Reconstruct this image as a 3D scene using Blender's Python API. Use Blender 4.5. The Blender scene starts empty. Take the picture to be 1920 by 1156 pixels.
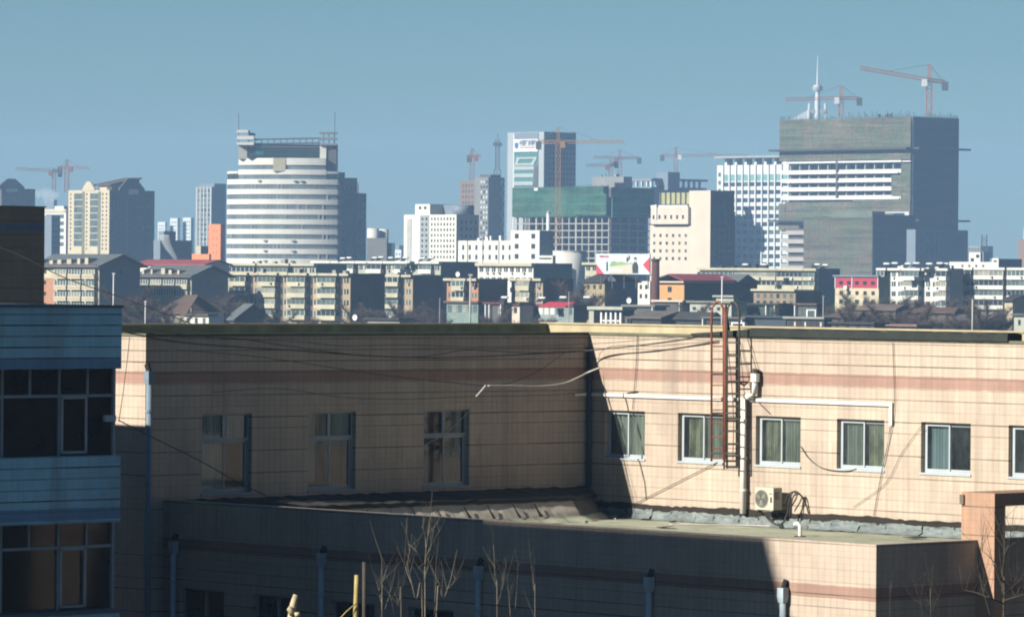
import bpy, math, random
from mathutils import Vector, Matrix
random.seed(7)
R = math.radians
SC = bpy.context.scene
COL = SC.collection
F, CX, HY, ROLL = 9000.0, 960.0, 515.0, 0.008
GZ = -15.0                                   # street level, the eye is at z = 0

# ------------------------------------------------------------------ pixels and places
def unroll(x, y):
    dx, dy = x - CX, y - HY
    return dx + ROLL * dy, dy - ROLL * dx
def P(x, y, D):
    dx, dy = unroll(x, y)
    return Vector((dx / F * D, D, -dy / F * D))
TH = R(-47)
U = Vector((math.cos(TH), math.sin(TH), 0)); V = Vector((-math.sin(TH), math.cos(TH), 0))
C0 = P(1105, HY, 138.0); C0.z = 0
def ray(x, y):
    dx, dy = unroll(x, y)
    return Vector((dx / F, 1, -dy / F))
def onv(x, y, v0=0.0):                        # pixel -> (u, z) on the plane v = v0
    r = ray(x, y); D = (v0 + C0.dot(V)) / r.dot(V)
    return (r * D - C0).dot(U), (r * D).z
def onu(x, y, u0=0.0):                        # pixel -> (v, z) on the plane u = u0
    r = ray(x, y); D = (u0 + C0.dot(U)) / r.dot(U)
    return (r * D - C0).dot(V), (r * D).z
def near(x, y, D):                            # pixel and depth -> (u, v, z)
    p = P(x, y, D) - C0
    return Vector((p.dot(U), p.dot(V), p.z))

# ------------------------------------------------------------------ meshes
class MB:
    def __init__(s): s.v = []; s.f = []
    def poly(s, pts):
        n = len(s.v); s.v += [tuple(p) for p in pts]; s.f.append(tuple(range(n, n + len(pts))))
    def box(s, x0, x1, y0, y1, z0, z1):
        x0, x1 = sorted((x0, x1)); y0, y1 = sorted((y0, y1)); z0, z1 = sorted((z0, z1))
        n = len(s.v)
        s.v += [(x0, y0, z0), (x1, y0, z0), (x1, y1, z0), (x0, y1, z0), (x0, y0, z1), (x1, y0, z1), (x1, y1, z1), (x0, y1, z1)]
        s.f += [tuple(n + i for i in q) for q in ((0, 3, 2, 1), (4, 5, 6, 7), (0, 1, 5, 4), (1, 2, 6, 5), (2, 3, 7, 6), (3, 0, 4, 7))]
        return s
    def prism(s, pts, off):                   # extrude a polygon by an offset vector
        n = len(s.v); k = len(pts); off = Vector(off)
        s.v += [tuple(p) for p in pts] + [tuple(Vector(p) + off) for p in pts]
        s.f.append(tuple(range(n + k - 1, n - 1, -1))); s.f.append(tuple(range(n + k, n + 2 * k)))
        for i in range(k):
            j = (i + 1) % k; s.f.append((n + i, n + j, n + k + j, n + k + i))
        return s
    def tube(s, pts, r, n=6, r2=None, cap=True):
        pts = [Vector(p) for p in pts]; k = len(pts); r2 = r if r2 is None else r2; base = len(s.v)
        for i, p in enumerate(pts):
            t = (pts[min(i + 1, k - 1)] - pts[max(i - 1, 0)])
            t = t.normalized() if t.length > 1e-9 else Vector((0, 0, 1))
            a = t.cross(Vector((0, 0, 1)) if abs(t.z) < .9 else Vector((1, 0, 0))).normalized(); b = t.cross(a)
            rr = r + (r2 - r) * i / max(k - 1, 1)
            for j in range(n):
                w = 2 * math.pi * j / n + math.pi / n
                s.v.append(tuple(p + (a * math.cos(w) + b * math.sin(w)) * rr))
        for i in range(k - 1):
            for j in range(n):
                j2 = (j + 1) % n
                s.f.append((base + i * n + j, base + i * n + j2, base + (i + 1) * n + j2, base + (i + 1) * n + j))
        if cap:
            s.f.append(tuple(base + j for j in range(n - 1, -1, -1))); s.f.append(tuple(base + (k - 1) * n + j for j in range(n)))
        return s
    def bar(s, a, b, t): return s.tube([a, b], t * .7071, 4)
    def lattice(s, a, b, w, step, t, up=(0, 0, 1)):
        a, b = Vector(a), Vector(b); d = b - a; L = d.length; d.normalize()
        h = d.cross(Vector(up) if abs(d.dot(Vector(up))) < .9 else Vector((1, 0, 0))).normalized(); g = d.cross(h)
        cs = [(h * i + g * j) * (w / 2) for i, j in ((1, 1), (1, -1), (-1, -1), (-1, 1))]
        for c in cs: s.bar(a + c, b + c, t)
        m = max(2, int(L / step))
        for k in range(m):
            p, q = a + d * (L * k / m), a + d * (L * (k + 1) / m)
            for i in range(4):
                c, e = cs[i], cs[(i + 1) % 4]
                s.bar(p + (c if k % 2 else e), q + (e if k % 2 else c), t * .6)
                s.bar(p + c, p + e, t * .6)
        return s
    def build(s, name, m, parent=None, smooth=False):
        me = bpy.data.meshes.new(name); me.from_pydata(s.v, [], s.f); me.update()
        if smooth:
            for p in me.polygons: p.use_smooth = True
        me.materials.append(m)
        return put(name, me, parent)
ORG = {}
def put(name, me, parent=None):
    o = bpy.data.objects.new(name, me); COL.objects.link(o)
    if parent is not None:
        o.parent = parent
        if parent.name in ORG: o.location = -ORG[parent.name]
    return o
def tag(o, label=None, cat=None, group=None, kind=None):
    for k, v in (('label', label), ('category', cat), ('group', group), ('kind', kind)):
        if v: o[k] = v
    return o
def thing(name, label, cat, loc, rz=0.0, group=None):
    o = bpy.data.objects.new(name, None); COL.objects.link(o); o.empty_display_size = .5
    o.location = loc; o.rotation_euler = (0, 0, rz)
    return tag(o, label, cat, group)
def nthing(name, label, cat, uvz, group=None):     # a thing of the near block; its meshes are written in (u, v, z)
    uvz = Vector(uvz)
    o = thing(name, label, cat, C0 + U * uvz.x + V * uvz.y + Vector((0, 0, uvz.z)), TH, group)
    ORG[o.name] = uvz
    return o
def nsingle(mb, name, m, label, cat, group=None, smooth=False):   # one-mesh thing of the near block, origin at its first vertex
    o0 = Vector(mb.v[0]); mb.v = [tuple(Vector(p) - o0) for p in mb.v]
    o = mb.build(name, m, None, smooth)
    o.location = C0 + U * o0.x + V * o0.y + Vector((0, 0, o0.z)); o.rotation_euler = (0, 0, TH)
    return tag(o, label, cat, group)

# ------------------------------------------------------------------ materials
MATS = {}
def nodes(name):
    m = bpy.data.materials.new(name); m.use_nodes = True
    nt = m.node_tree; bs = nt.nodes['Principled BSDF']
    return m, nt, bs
def N(nt, t, **kw):
    n = nt.nodes.new(t)
    for k, v in kw.items(): setattr(n, k, v)
    return n
def math_(nt, op, a, b=None, c=None):
    n = N(nt, 'ShaderNodeMath', operation=op)
    for i, x in enumerate((a, b, c)):
        if x is None: continue
        if isinstance(x, (int, float)): n.inputs[i].default_value = x
        else: nt.links.new(x, n.inputs[i])
    return n.outputs[0]
def mixc(nt, fac, a, b, mode='MIX'):
    n = N(nt, 'ShaderNodeMix', data_type='RGBA', blend_type=mode)
    for i, x in ((0, fac), (6, a), (7, b)):
        if isinstance(x, (int, float)): n.inputs[i].default_value = x
        elif isinstance(x, tuple): n.inputs[i].default_value = (*x, 1) if len(x) == 3 else x
        else: nt.links.new(x, n.inputs[i])
    return n.outputs[2]
def noise(nt, vec, scale, detail=4, rough=.6):
    n = N(nt, 'ShaderNodeTexNoise'); n.inputs['Scale'].default_value = scale
    n.inputs['Detail'].default_value = detail; n.inputs['Roughness'].default_value = rough
    nt.links.new(vec, n.inputs['Vector']); return n.outputs['Fac']
def ramp(nt, x, lo, hi, a=0.0, b=1.0):
    n = N(nt, 'ShaderNodeMapRange'); n.clamp = True
    nt.links.new(x, n.inputs[0])
    for i, v in enumerate((lo, hi, a, b)): n.inputs[1 + i].default_value = v
    return n.outputs[0]
def mapping(nt, vec, scale):
    n = N(nt, 'ShaderNodeMapping'); n.inputs['Scale'].default_value = scale
    nt.links.new(vec, n.inputs[0]); return n.outputs[0]
def mat(name, col, rough=.85, var=.18, scale=.5, spec=.25, metal=0.0, stretch=(1, 1, 1), streak=0.0):
    if name in MATS: return MATS[name]
    col = tuple(x * .47 for x in col)
    m, nt, bs = nodes(name)
    tc = N(nt, 'ShaderNodeTexCoord').outputs['Object']
    n1 = noise(nt, mapping(nt, tc, stretch), scale, 6, .65)
    f = ramp(nt, n1, .25, .75, 1 - var, 1 + var)
    if streak:
        n2 = noise(nt, mapping(nt, tc, (1.2, 1.2, .08)), scale * 2.2, 4, .6)
        f = math_(nt, 'MULTIPLY', f, ramp(nt, n2, .3, .7, 1 - streak, 1.0))
    c = mixc(nt, 1.0, col, f, 'MULTIPLY')
    nt.links.new(c, bs.inputs['Base Color'])
    bs.inputs['Roughness'].default_value = rough; bs.inputs['Metallic'].default_value = metal
    bs.inputs['Specular IOR Level'].default_value = spec
    MATS[name] = m; return m
def tile(name, col, band, bands, pitch=.20, row=.30, deep=.75, vdark=.80, hw=.10, rowpow=.9):
    """narrow vertical ceramic tiles with deep horizontal grooves; works on walls facing u or v of the block"""
    if name in MATS: return MATS[name]
    col = tuple(x * .47 for x in col); band = tuple(x * .47 for x in band)
    m, nt, bs = nodes(name)
    tc = N(nt, 'ShaderNodeTexCoord').outputs['Object']
    sp = N(nt, 'ShaderNodeSeparateXYZ'); nt.links.new(tc, sp.inputs[0])
    s = math_(nt, 'ADD', sp.outputs[0], sp.outputs[1]); z = sp.outputs[2]
    big = noise(nt, tc, .35, 5, .6); fine = noise(nt, mapping(nt, tc, (3, 3, .6)), 1.2, 5, .7)
    rowid = math_(nt, 'FLOOR', math_(nt, 'DIVIDE', z, row))
    cid = math_(nt, 'FLOOR', math_(nt, 'DIVIDE', s, pitch))
    wn = N(nt, 'ShaderNodeTexWhiteNoise', noise_dimensions='2D')
    cv = N(nt, 'ShaderNodeCombineXYZ'); nt.links.new(cid, cv.inputs[0]); nt.links.new(rowid, cv.inputs[1])
    nt.links.new(cv.outputs[0], wn.inputs['Vector'])
    wr = N(nt, 'ShaderNodeTexWhiteNoise', noise_dimensions='1D'); nt.links.new(rowid, wr.inputs['W'])
    fs = math_(nt, 'FRACT', math_(nt, 'DIVIDE', s, pitch))
    vj = math_(nt, 'LESS_THAN', fs, .27)                                   # vertical joints
    jn = ramp(nt, noise(nt, tc, .9, 4, .7), .35, .65, .35, 1.0)
    vfac = math_(nt, 'MULTIPLY', math_(nt, 'MULTIPLY', vj, jn), 1 - vdark)
    fz = math_(nt, 'FRACT', math_(nt, 'DIVIDE', z, row))
    hj = math_(nt, 'LESS_THAN', fz, hw)                                  # horizontal grooves, some deeper than others
    hn = ramp(nt, noise(nt, mapping(nt, tc, (.5, .5, 4)), 1.0, 4, .7), .3, .6, .25, 1.0)
    hfac = math_(nt, 'MULTIPLY', math_(nt, 'MULTIPLY', hj, hn), math_(nt, 'MULTIPLY', math_(nt, 'POWER', wr.outputs[0], rowpow), deep * 1.5))
    c = col
    for (z0, z1) in bands:
        wob = math_(nt, 'MULTIPLY', math_(nt, 'SUBTRACT', noise(nt, tc, 2.0, 3), .5), .06)
        zz = math_(nt, 'ADD', z, wob)
        inb = math_(nt, 'MULTIPLY', math_(nt, 'GREATER_THAN', zz, z0), math_(nt, 'LESS_THAN', zz, z1))
        c = mixc(nt, inb, c, band)
    tone = math_(nt, 'MULTIPLY', ramp(nt, big, .3, .7, .82, 1.1), ramp(nt, fine, .3, .7, .93, 1.05))
    tone = math_(nt, 'MULTIPLY', tone, ramp(nt, wn.outputs[0], 0, 1, .95, 1.04))
    wp_ = N(nt, 'ShaderNodeTexWhiteNoise', noise_dimensions='2D'); cp = N(nt, 'ShaderNodeCombineXYZ')      # relaid patches
    nt.links.new(math_(nt, 'FLOOR', math_(nt, 'DIVIDE', s, pitch * 7)), cp.inputs[0]); nt.links.new(math_(nt, 'FLOOR', math_(nt, 'DIVIDE', z, row * 3)), cp.inputs[1])
    nt.links.new(cp.outputs[0], wp_.inputs['Vector']); tone = math_(nt, 'MULTIPLY', tone, ramp(nt, wp_.outputs[0], .75, 1, .985, 1.07))
    fh = math_(nt, 'LESS_THAN', math_(nt, 'FRACT', math_(nt, 'DIVIDE', z, row / 2)), .16); tone = math_(nt, 'MULTIPLY', tone, math_(nt, 'SUBTRACT', 1.0, math_(nt, 'MULTIPLY', fh, .07)))
    c = mixc(nt, 1.0, c, tone, 'MULTIPLY')
    c = mixc(nt, vfac, c, (.10, .075, .05)); c = mixc(nt, hfac, c, (.035, .03, .022))
    st = noise(nt, mapping(nt, tc, (1.6, 1.6, .12)), 1.0, 5, .65)           # weather streaks
    c = mixc(nt, ramp(nt, st, .50, .78, 0, .6), c, (.13, .105, .085))
    nt.links.new(c, bs.inputs['Base Color']); bs.inputs['Roughness'].default_value = .62
    bs.inputs['Specular IOR Level'].default_value = .25
    h = math_(nt, 'SUBTRACT', 1.0, math_(nt, 'MAXIMUM', math_(nt, 'MULTIPLY', vj, .4), hj))
    bp = N(nt, 'ShaderNodeBump'); bp.inputs['Strength'].default_value = .5; bp.inputs['Distance'].default_value = .012
    nt.links.new(h, bp.inputs['Height']); nt.links.new(bp.outputs[0], bs.inputs['Normal'])
    MATS[name] = m; return m
def net(name, col, col2, zs=.55, cell=3.6):
    """scaffold netting: sheets of different age, storey seams, sagging folds"""
    if name in MATS: return MATS[name]
    col = tuple(x * .32 for x in col); col2 = tuple(x * .32 for x in col2)
    m, nt, bs = nodes(name)
    tc = N(nt, 'ShaderNodeTexCoord').outputs['Object']
    sp = N(nt, 'ShaderNodeSeparateXYZ'); nt.links.new(tc, sp.inputs[0])
    s = math_(nt, 'ADD', sp.outputs[0], sp.outputs[1]); z = sp.outputs[2]
    st = noise(nt, mapping(nt, tc, (.03, .03, zs)), 1.0, 6, .7)
    bl = noise(nt, tc, .06, 4, .6); fi = noise(nt, tc, .8, 4, .7)
    c = mixc(nt, ramp(nt, bl, .42, .58), col, col2)
    c = mixc(nt, 1.0, c, math_(nt, 'MULTIPLY', ramp(nt, st, .25, .75, .4, 1.6), ramp(nt, fi, .3, .7, .65, 1.35)), 'MULTIPLY')
    seam = math_(nt, 'LESS_THAN', math_(nt, 'FRACT', math_(nt, 'DIVIDE', z, cell)), .1)
    c = mixc(nt, math_(nt, 'MULTIPLY', seam, .5), c, tuple(x * 1.7 for x in col2))
    pole = math_(nt, 'LESS_THAN', math_(nt, 'FRACT', math_(nt, 'DIVIDE', s, cell * 1.7)), .09)
    c = mixc(nt, math_(nt, 'MULTIPLY', pole, .2), c, (.012, .016, .014))
    nt.links.new(c, bs.inputs['Base Color']); bs.inputs['Roughness'].default_value = .95
    bs.inputs['Specular IOR Level'].default_value = .1
    MATS[name] = m; return m
def glass(name, col, rough=.12, spec=.5, var=.5):
    return mat(name, col, rough, var, .35, spec)
def pane_mat():
    if 'window_glass' in MATS: return MATS['window_glass']
    m, nt, bs = nodes('window_glass')
    out = nt.nodes['Material Output']
    tr = N(nt, 'ShaderNodeBsdfTransparent'); tr.inputs[0].default_value = (.62, .70, .68, 1)
    gl = N(nt, 'ShaderNodeBsdfGlossy'); gl.inputs['Roughness'].default_value = .04; gl.inputs[0].default_value = (.9, .95, 1, 1)
    fr = N(nt, 'ShaderNodeFresnel'); fr.inputs[0].default_value = 1.5
    mx = N(nt, 'ShaderNodeMixShader')
    nt.links.new(fr.outputs[0], mx.inputs[0]); nt.links.new(tr.outputs[0], mx.inputs[1]); nt.links.new(gl.outputs[0], mx.inputs[2])
    df = N(nt, 'ShaderNodeBsdfDiffuse'); df.inputs[0].default_value = (.28, .34, .36, 1)          # pane dust, also standing in for sky reflection
    tc = N(nt, 'ShaderNodeTexCoord').outputs['Object']; mx2 = N(nt, 'ShaderNodeMixShader')
    nt.links.new(ramp(nt, noise(nt, mapping(nt, tc, (1, 1, .5)), 1.5, 6, .7), .35, .75, .015, .11), mx2.inputs[0])
    nt.links.new(mx.outputs[0], mx2.inputs[1]); nt.links.new(df.outputs[0], mx2.inputs[2]); mx = mx2
    nt.links.new(mx.outputs[0], out.inputs[0]); MATS['window_glass'] = m; return m
def roof_mat(name, col, col2, seam=1.0, ang=0.0):
    if name in MATS: return MATS[name]
    col = tuple(x * .60 for x in col); col2 = tuple(x * .60 for x in col2)
    m, nt, bs = nodes(name)
    tc = N(nt, 'ShaderNodeTexCoord').outputs['Object']
    sp = N(nt, 'ShaderNodeSeparateXYZ'); nt.links.new(tc, sp.inputs[0])
    a = noise(nt, tc, .5, 8, .65); b = noise(nt, mapping(nt, tc, (.25, 1.4, 1)), 1.0, 6, .7)
    c = mixc(nt, ramp(nt, a, .35, .65), col, col2)
    c = mixc(nt, 1.0, c, ramp(nt, b, .3, .7, .72, 1.22), 'MULTIPLY')
    dirt = noise(nt, tc, 1.7, 8, .75)
    c = mixc(nt, ramp(nt, dirt, .55, .72, 0, .55), c, tuple(x * .35 for x in col))
    wv = math_(nt, 'ADD', sp.outputs[1], math_(nt, 'MULTIPLY', noise(nt, tc, .6, 3), .25))
    sm = math_(nt, 'LESS_THAN', math_(nt, 'FRACT', math_(nt, 'DIVIDE', wv, seam)), .06)
    c = mixc(nt, math_(nt, 'MULTIPLY', sm, .55), c, tuple(x * .3 for x in col))
    nt.links.new(c, bs.inputs['Base Color']); bs.inputs['Roughness'].default_value = .9
    bs.inputs['Specular IOR Level'].default_value = .15
    bp = N(nt, 'ShaderNodeBump'); bp.inputs['Strength'].default_value = .6; bp.inputs['Distance'].default_value = .05
    nt.links.new(dirt, bp.inputs['Height']); nt.links.new(bp.outputs[0], bs.inputs['Normal'])
    MATS[name] = m; return m

# ================================================================== THE NEAR BLOCK
ZT, ZLOW, ZROOF = -1.63, -6.03, -6.9
WL, WR = 10.2, 8.0
VE = onu(273, 700, 0)[0]                      # end of the shaded wing
VF = onu(305, 937, 0)[0]                      # front of the low wing
UE = onv(1643, 1029, VF)[0]                   # its end
T_CREAM = tile('cream_tile', (.665, .535, .415), (.47, .285, .22), [(-2.96, -2.63)])
T_LOW = tile('low_wing_tile', (.645, .525, .41), (.45, .275, .21), [(-7.32, -7.02)], pitch=.20, row=.29)
T_PINK = tile('pink_tile', (.60, .35, .22), (.5, .3, .2), [], pitch=.2, row=.33, deep=.7, hw=.09)
T_BLUE = tile('blue_tile', (.50, .95, 1.14), (.22, .46, .72), [(-2.27, -2.03), (-5.80, -5.52)], pitch=.16, row=.255, deep=.8, vdark=.94, hw=.13, rowpow=.3)
T_BROWN = tile('brown_tile', (.26, .18, .12), (.12, .16, .24), [(1.02, 1.28)], pitch=.14, row=.45, deep=.5, vdark=.6)
BIT = mat('black_bitumen', (.022, .021, .019), .8, .5, 1.2)
PLAST = mat('yellow_plaster', (.62, .52, .33), .9, .16, .7, streak=.25)
GREENP = mat('green_grey_plaster', (.30, .32, .215), .95, .35, .8, streak=.3)  # darker, greener plaster with streaks, for one rear parapet
ALU = mat('window_aluminium', (.55, .60, .62), .4, .1, 2)
ALUD = mat('weathered_aluminium', (.40, .47, .52), .5, .15, 2)
PANE = pane_mat()
CURT = mat('olive_curtain', (.36, .36, .295), .95, .45, 2.2, stretch=(3, 3, .5))
CURT2 = mat('grey_blue_curtain', (.95, 1.05, 1.08), .95, .2, 2.0, stretch=(4, 4, .4))
CONC = mat('grey_concrete', (.36, .34, .30), .9, .2, .6)
ROOFB = roof_mat('bitumen_roof', (.36, .37, .265), (.48, .48, .36), 1.0)
PVC = mat('white_pvc', (1.1, 1.05, .95), .45, .12, 1.5, streak=.2)
PVCG = mat('grey_pvc', (.55, .66, .72), .5, .12, 1.5)
RUST = mat('red_rust', (.27, .085, .05), .8, .4, 6)
IRON = mat('dark_iron', (.075, .07, .055), .7, .4, 6)
WIRE = mat('black_cable', (.05, .045, .04), .7, .2, 3)
PALE = mat('pale_cable', (.62, .58, .50), .6, .15, 3)
CURTP = mat('patterned_curtain', (.40, .38, .27), .95, .95, 2.6, stretch=(1.5, 1.5, .8))
CURTG = mat('blue_grey_blind', (.34, .42, .46), .95, .1, 1)
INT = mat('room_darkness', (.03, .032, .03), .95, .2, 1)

def wall(mbx, f, s0, s1, z0, z1, holes=(), depth=.22):
    ss = sorted({s0, s1, *[h[0] for h in holes], *[h[1] for h in holes]}); zs = sorted({z0, z1, *[h[2] for h in holes], *[h[3] for h in holes]})
    for a, b in zip(ss, ss[1:]):
        for c, d in zip(zs, zs[1:]):
            m, n = (a + b) / 2, (c + d) / 2
            if any(h[0] < m < h[1] and h[2] < n < h[3] for h in holes): continue
            mbx.poly([f(a, 0, c), f(b, 0, c), f(b, 0, d), f(a, 0, d)])
    for h in holes:
        a, b, c, d = h; e = depth
        mbx.poly([f(a, 0, c), f(a, 0, d), f(a, e, d), f(a, e, c)]); mbx.poly([f(b, 0, d), f(b, 0, c), f(b, e, c), f(b, e, d)])
        mbx.poly([f(a, 0, d), f(b, 0, d), f(b, e, d), f(a, e, d)]); mbx.poly([f(a, 0, c), f(a, e, c), f(b, e, c), f(b, 0, c)])
fR = lambda v0: (lambda s, d, z: (s, v0 + d, z))       # faces -v
fL = lambda u0: (lambda s, d, z: (u0 - d, s, z))       # faces +u

def fbox(mbx, f, s0, s1, d0, d1, z0, z1):
    a, b = Vector(f(s0, d0, z0)), Vector(f(s1, d1, z1))
    mbx.box(a.x, b.x, a.y, b.y, a.z, b.z)
def curtain(f, s0, s1, z0, z1, d, amp, m, parent, lean=0.0):
    c = MB(); n = 26
    for i in range(n):
        a, b = s0 + (s1 - s0) * i / n, s0 + (s1 - s0) * (i + 1) / n
        da, db = d + amp * math.sin(i * 1.9 + s0 * 5), d + amp * math.sin((i + 1) * 1.9 + s0 * 5)
        c.poly([f(a + lean, da, z0), f(b + lean * (1 - i / n), db, z0), f(b, db, z1), f(a, da, z1)])
    return c.build('curtain', m, parent)
def window(parent, f, h, style, fm, cur):
    """an aluminium window set into a hole h = (s0, s1, z0, z1)"""
    s0, s1, z0, z1 = h; b = MB(); e0, e1 = .14, .20; t = .055
    fbox(b, f, s0, s0 + t, e0, e1, z0, z1); fbox(b, f, s1 - t, s1, e0, e1, z0, z1)
    fbox(b, f, s0 + t, s1 - t, e0, e1, z0, z0 + t); fbox(b, f, s0 + t, s1 - t, e0, e1, z1 - t, z1)
    zt = z1 - t
    if style == 'T':
        zt = z0 + (z1 - z0) * .655
        fbox(b, f, s0 + t, s1 - t, e0 - .02, e1, zt, zt + .08)
        fbox(b, f, (s0 + s1) / 2 - .05, (s0 + s1) / 2 + .05, e0, e1, zt + .08, z1 - t)
    w = b.build('window', fm, parent)
    mid = (s0 + s1) / 2; gp = MB()
    for k, (a, c, d) in enumerate(((s0 + t, mid + .035, .150), (mid - .035, s1 - t, .185))):
        q = MB(); u = .05; d0, d1 = d - .012, d + .012
        fbox(q, f, a + .004, a + u, d0, d1, z0 + t + .004, zt - .004); fbox(q, f, c - u, c - .004, d0, d1, z0 + t + .004, zt - .004)
        fbox(q, f, a + u, c - u, d0, d1, z0 + t + .004, z0 + t + u); fbox(q, f, a + u, c - u, d0, d1, zt - u, zt - .004)
        q.build('sash', ALU if (style == 'T' and k == 1) else fm, w)
        gp.poly([f(a + u, d, z0 + t + u), f(c - u, d, z0 + t + u), f(c - u, d, zt - u), f(a + u, d, zt - u)])
    if style == 'T':
        gp.poly([f(s0 + t, .17, zt + .08), f(s1 - t, .17, zt + .08), f(s1 - t, .17, z1 - t), f(s0 + t, .17, z1 - t)])
    gp.build('pane', PANE, w)
    sl = MB(); fbox(sl, f, s0 - .03, s1 + .03, -.035, .13, z0 - .05, z0 + .004); sl.build('sill', fm, w)
    for (a, c, m, lo, lean) in cur:
        curtain(f, s0 + (s1 - s0) * a, s0 + (s1 - s0) * c, z0 + (z1 - z0) * lo, z1 - .05, .27, .03, m, w, lean)
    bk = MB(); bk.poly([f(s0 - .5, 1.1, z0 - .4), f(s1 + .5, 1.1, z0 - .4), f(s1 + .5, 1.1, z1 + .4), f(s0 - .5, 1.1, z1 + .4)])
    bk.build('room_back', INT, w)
    return w

# ---- the L-shaped building: shaded wing (faces +u) and sunlit wing (faces -v)
main = nthing('tiled_building', 'L-shaped cream tiled building of two wings meeting in an inner corner above the low wing', 'building', (0, 0, GZ))
rw = [(1134, 1209), (1271, 1355), (1417, 1501), (1569, 1658), (1727, 1820), (1891, 1990)]
rt = [767, 772, 778, 784, 792, 798]; rb = [853, 862, 869, 878, 888, 897]
zt_ = sum(onv(a, y)[1] for (a, b), y in zip(rw, rt)) / 6; zb_ = sum(onv(a, y)[1] for (a, b), y in zip(rw, rb)) / 6
RH = [(onv(a, 820)[0], onv(b, 820)[0], zb_, zt_) for a, b in rw]
lw = [(379, 472, 776, 923), (578, 667, 772, 918), (795, 880, 769, 915)]
lt = sum(onu(a, c)[1] for a, b, c, d in lw) / 3; lb = sum(onu(a, d)[1] for a, b, c, d in lw) / 3
LH = [(onu(a, 840)[0], onu(b, 840)[0], lb, lt) for a, b, c, d in lw]
b = MB()
wall(b, fR(0), 0, 30, GZ, ZT - .08, RH); wall(b, fL(0), VE, 0, GZ, ZT - .08, LH)
wall(b, fR(VE), -WL, 0, GZ, ZT - .08)
b.poly([(30, 0, GZ), (30, WR, GZ), (30, WR, ZT - .08), (30, 0, ZT - .08)])
b.build('wall', T_CREAM, main)
b = MB(); b.box(-.24, -.006, VE + .25, .24, -2.1, ZT - .081); b.box(-.006, 29.9, .006, .24, -2.1, ZT - .081); b.box(-WL, -.24, VE + .006, VE + .24, -2.1, ZT - .081)
b.build('parapet_core', CONC, main)
b = MB(); b.box(-WL, -.24, VE + .24, WR, -2.15, -2.0); b.box(-.24, 29.9, .24, WR, -2.15, -2.0); b.build('roof', ROOFB, main)
b = MB()
b.box(-.26, .035, VE - .03, -.04, ZT - .08, ZT); b.box(-WL, -.262, VE - .03, VE + .26, ZT - .08, ZT)
b.box(-.26, 30, -.035, .26, ZT - .08, ZT); b.build('coping', mat('olive_coping', (.17, .17, .11), .9, .3, 1.5), main)
zb2 = onu(600, 606, -WL)[1]; zb3 = onv(1250, 608, WR)[1]
b = MB(); b.box(-WL - .25, -WL, VE - .1, WR + .25, GZ, zb2 - .05); b.build('rear_parapet', GREENP, main)
b = MB(); b.box(-WL, 30, WR, WR + .25, GZ, zb3 - .05); b.build('rear_parapet', PLAST, main)
b = MB(); b.box(-WL - .3, -WL + .05, VE - .14, WR - .05, zb2 - .05, zb2); b.box(-WL - .3, 30, WR - .05, WR + .3, zb3 - .05, zb3); b.build('parapet_cap', PLAST, main)
# dark raised strip standing for the shade gap along the sunlit coping
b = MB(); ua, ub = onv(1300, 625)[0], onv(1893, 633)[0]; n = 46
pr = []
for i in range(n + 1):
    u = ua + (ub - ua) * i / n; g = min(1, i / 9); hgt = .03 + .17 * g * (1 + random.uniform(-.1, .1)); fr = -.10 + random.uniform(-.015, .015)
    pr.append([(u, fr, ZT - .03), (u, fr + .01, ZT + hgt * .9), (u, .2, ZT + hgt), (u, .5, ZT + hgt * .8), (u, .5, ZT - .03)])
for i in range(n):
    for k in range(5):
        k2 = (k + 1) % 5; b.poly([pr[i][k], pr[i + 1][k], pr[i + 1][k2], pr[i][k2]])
b.poly(pr[0]); b.poly(pr[-1][::-1]); b.build('coping_shade_strip', mat('coping_shade_dark', (.022, .03, .026), .75, .5, 1.5), main)
cur = [[(0, 1, CURT, 0, 0)], [(.1, .5, CURTP, 0, 0), (.52, 1, CURT, 0, 0)], [(.08, .46, CURTP, 0, 0), (.5, 1, CURT, 0, 0)], [(0, .45, CURT, 0, 0), (.55, 1, CURTP, .05, 0)], [(0, .5, CURTG, 0, 0)], []]
for h, c in zip(RH, cur): window(main, fR(0), h, 'S', ALU, c)
cur = [[(0, .55, CURT2, 0, 0), (.55, 1, CURT2, .66, 0)], [(0, .28, CURT2, .1, .0), (.62, 1, CURT2, .66, 0)], [(.5, 1, CURT, 0, 0)]]
for h, c in zip(LH, cur): window(main, fL(0), h, 'T', ALUD, c)

# ---- the low wing in front
low = nthing('low_wing', 'low flat-roofed tiled wing in front, its long face mostly in shade and its end sunlit', 'building', (0, VF, GZ))
hw = [(338, 420, 1103), (474, 556, 1112), (618, 702, 1124), (765, 850, 1137)]
LWH = [(onv(a, c, VF)[0], onv(b_, c, VF)[0], -11.6, onv(621, 1124, VF)[1]) for a, b_, c in hw]
b = MB(); wall(b, fR(VF), .03, UE, GZ, ZLOW, LWH)
b.poly([(UE, VF, GZ), (UE, -.06, GZ), (UE, -.06, ZLOW), (UE, VF, ZLOW)])
b.poly([(.03, VF, ZLOW), (UE, VF, ZLOW), (UE, VF + .3, ZLOW), (.03, VF + .3, ZLOW)]); b.poly([(UE - .3, VF + .3, ZLOW), (UE, VF + .3, ZLOW), (UE, -.06, ZLOW), (UE - .3, -.06, ZLOW)])
b.poly([(.03, VF + .3, ZROOF), (.03, VF + .3, ZLOW), (UE - .3, VF + .3, ZLOW), (UE - .3, VF + .3, ZROOF)]); b.poly([(UE - .3, VF + .3, ZROOF), (UE - .3, VF + .3, ZLOW), (UE - .3, -.06, ZLOW), (UE - .3, -.06, ZROOF)])
b.build('wall', T_LOW, low)
for h in LWH: window(low, fR(VF), h, 'T', ALUD, [])
b = MB(); nx, ny = 60, 34; rng = random.Random(3)
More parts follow.
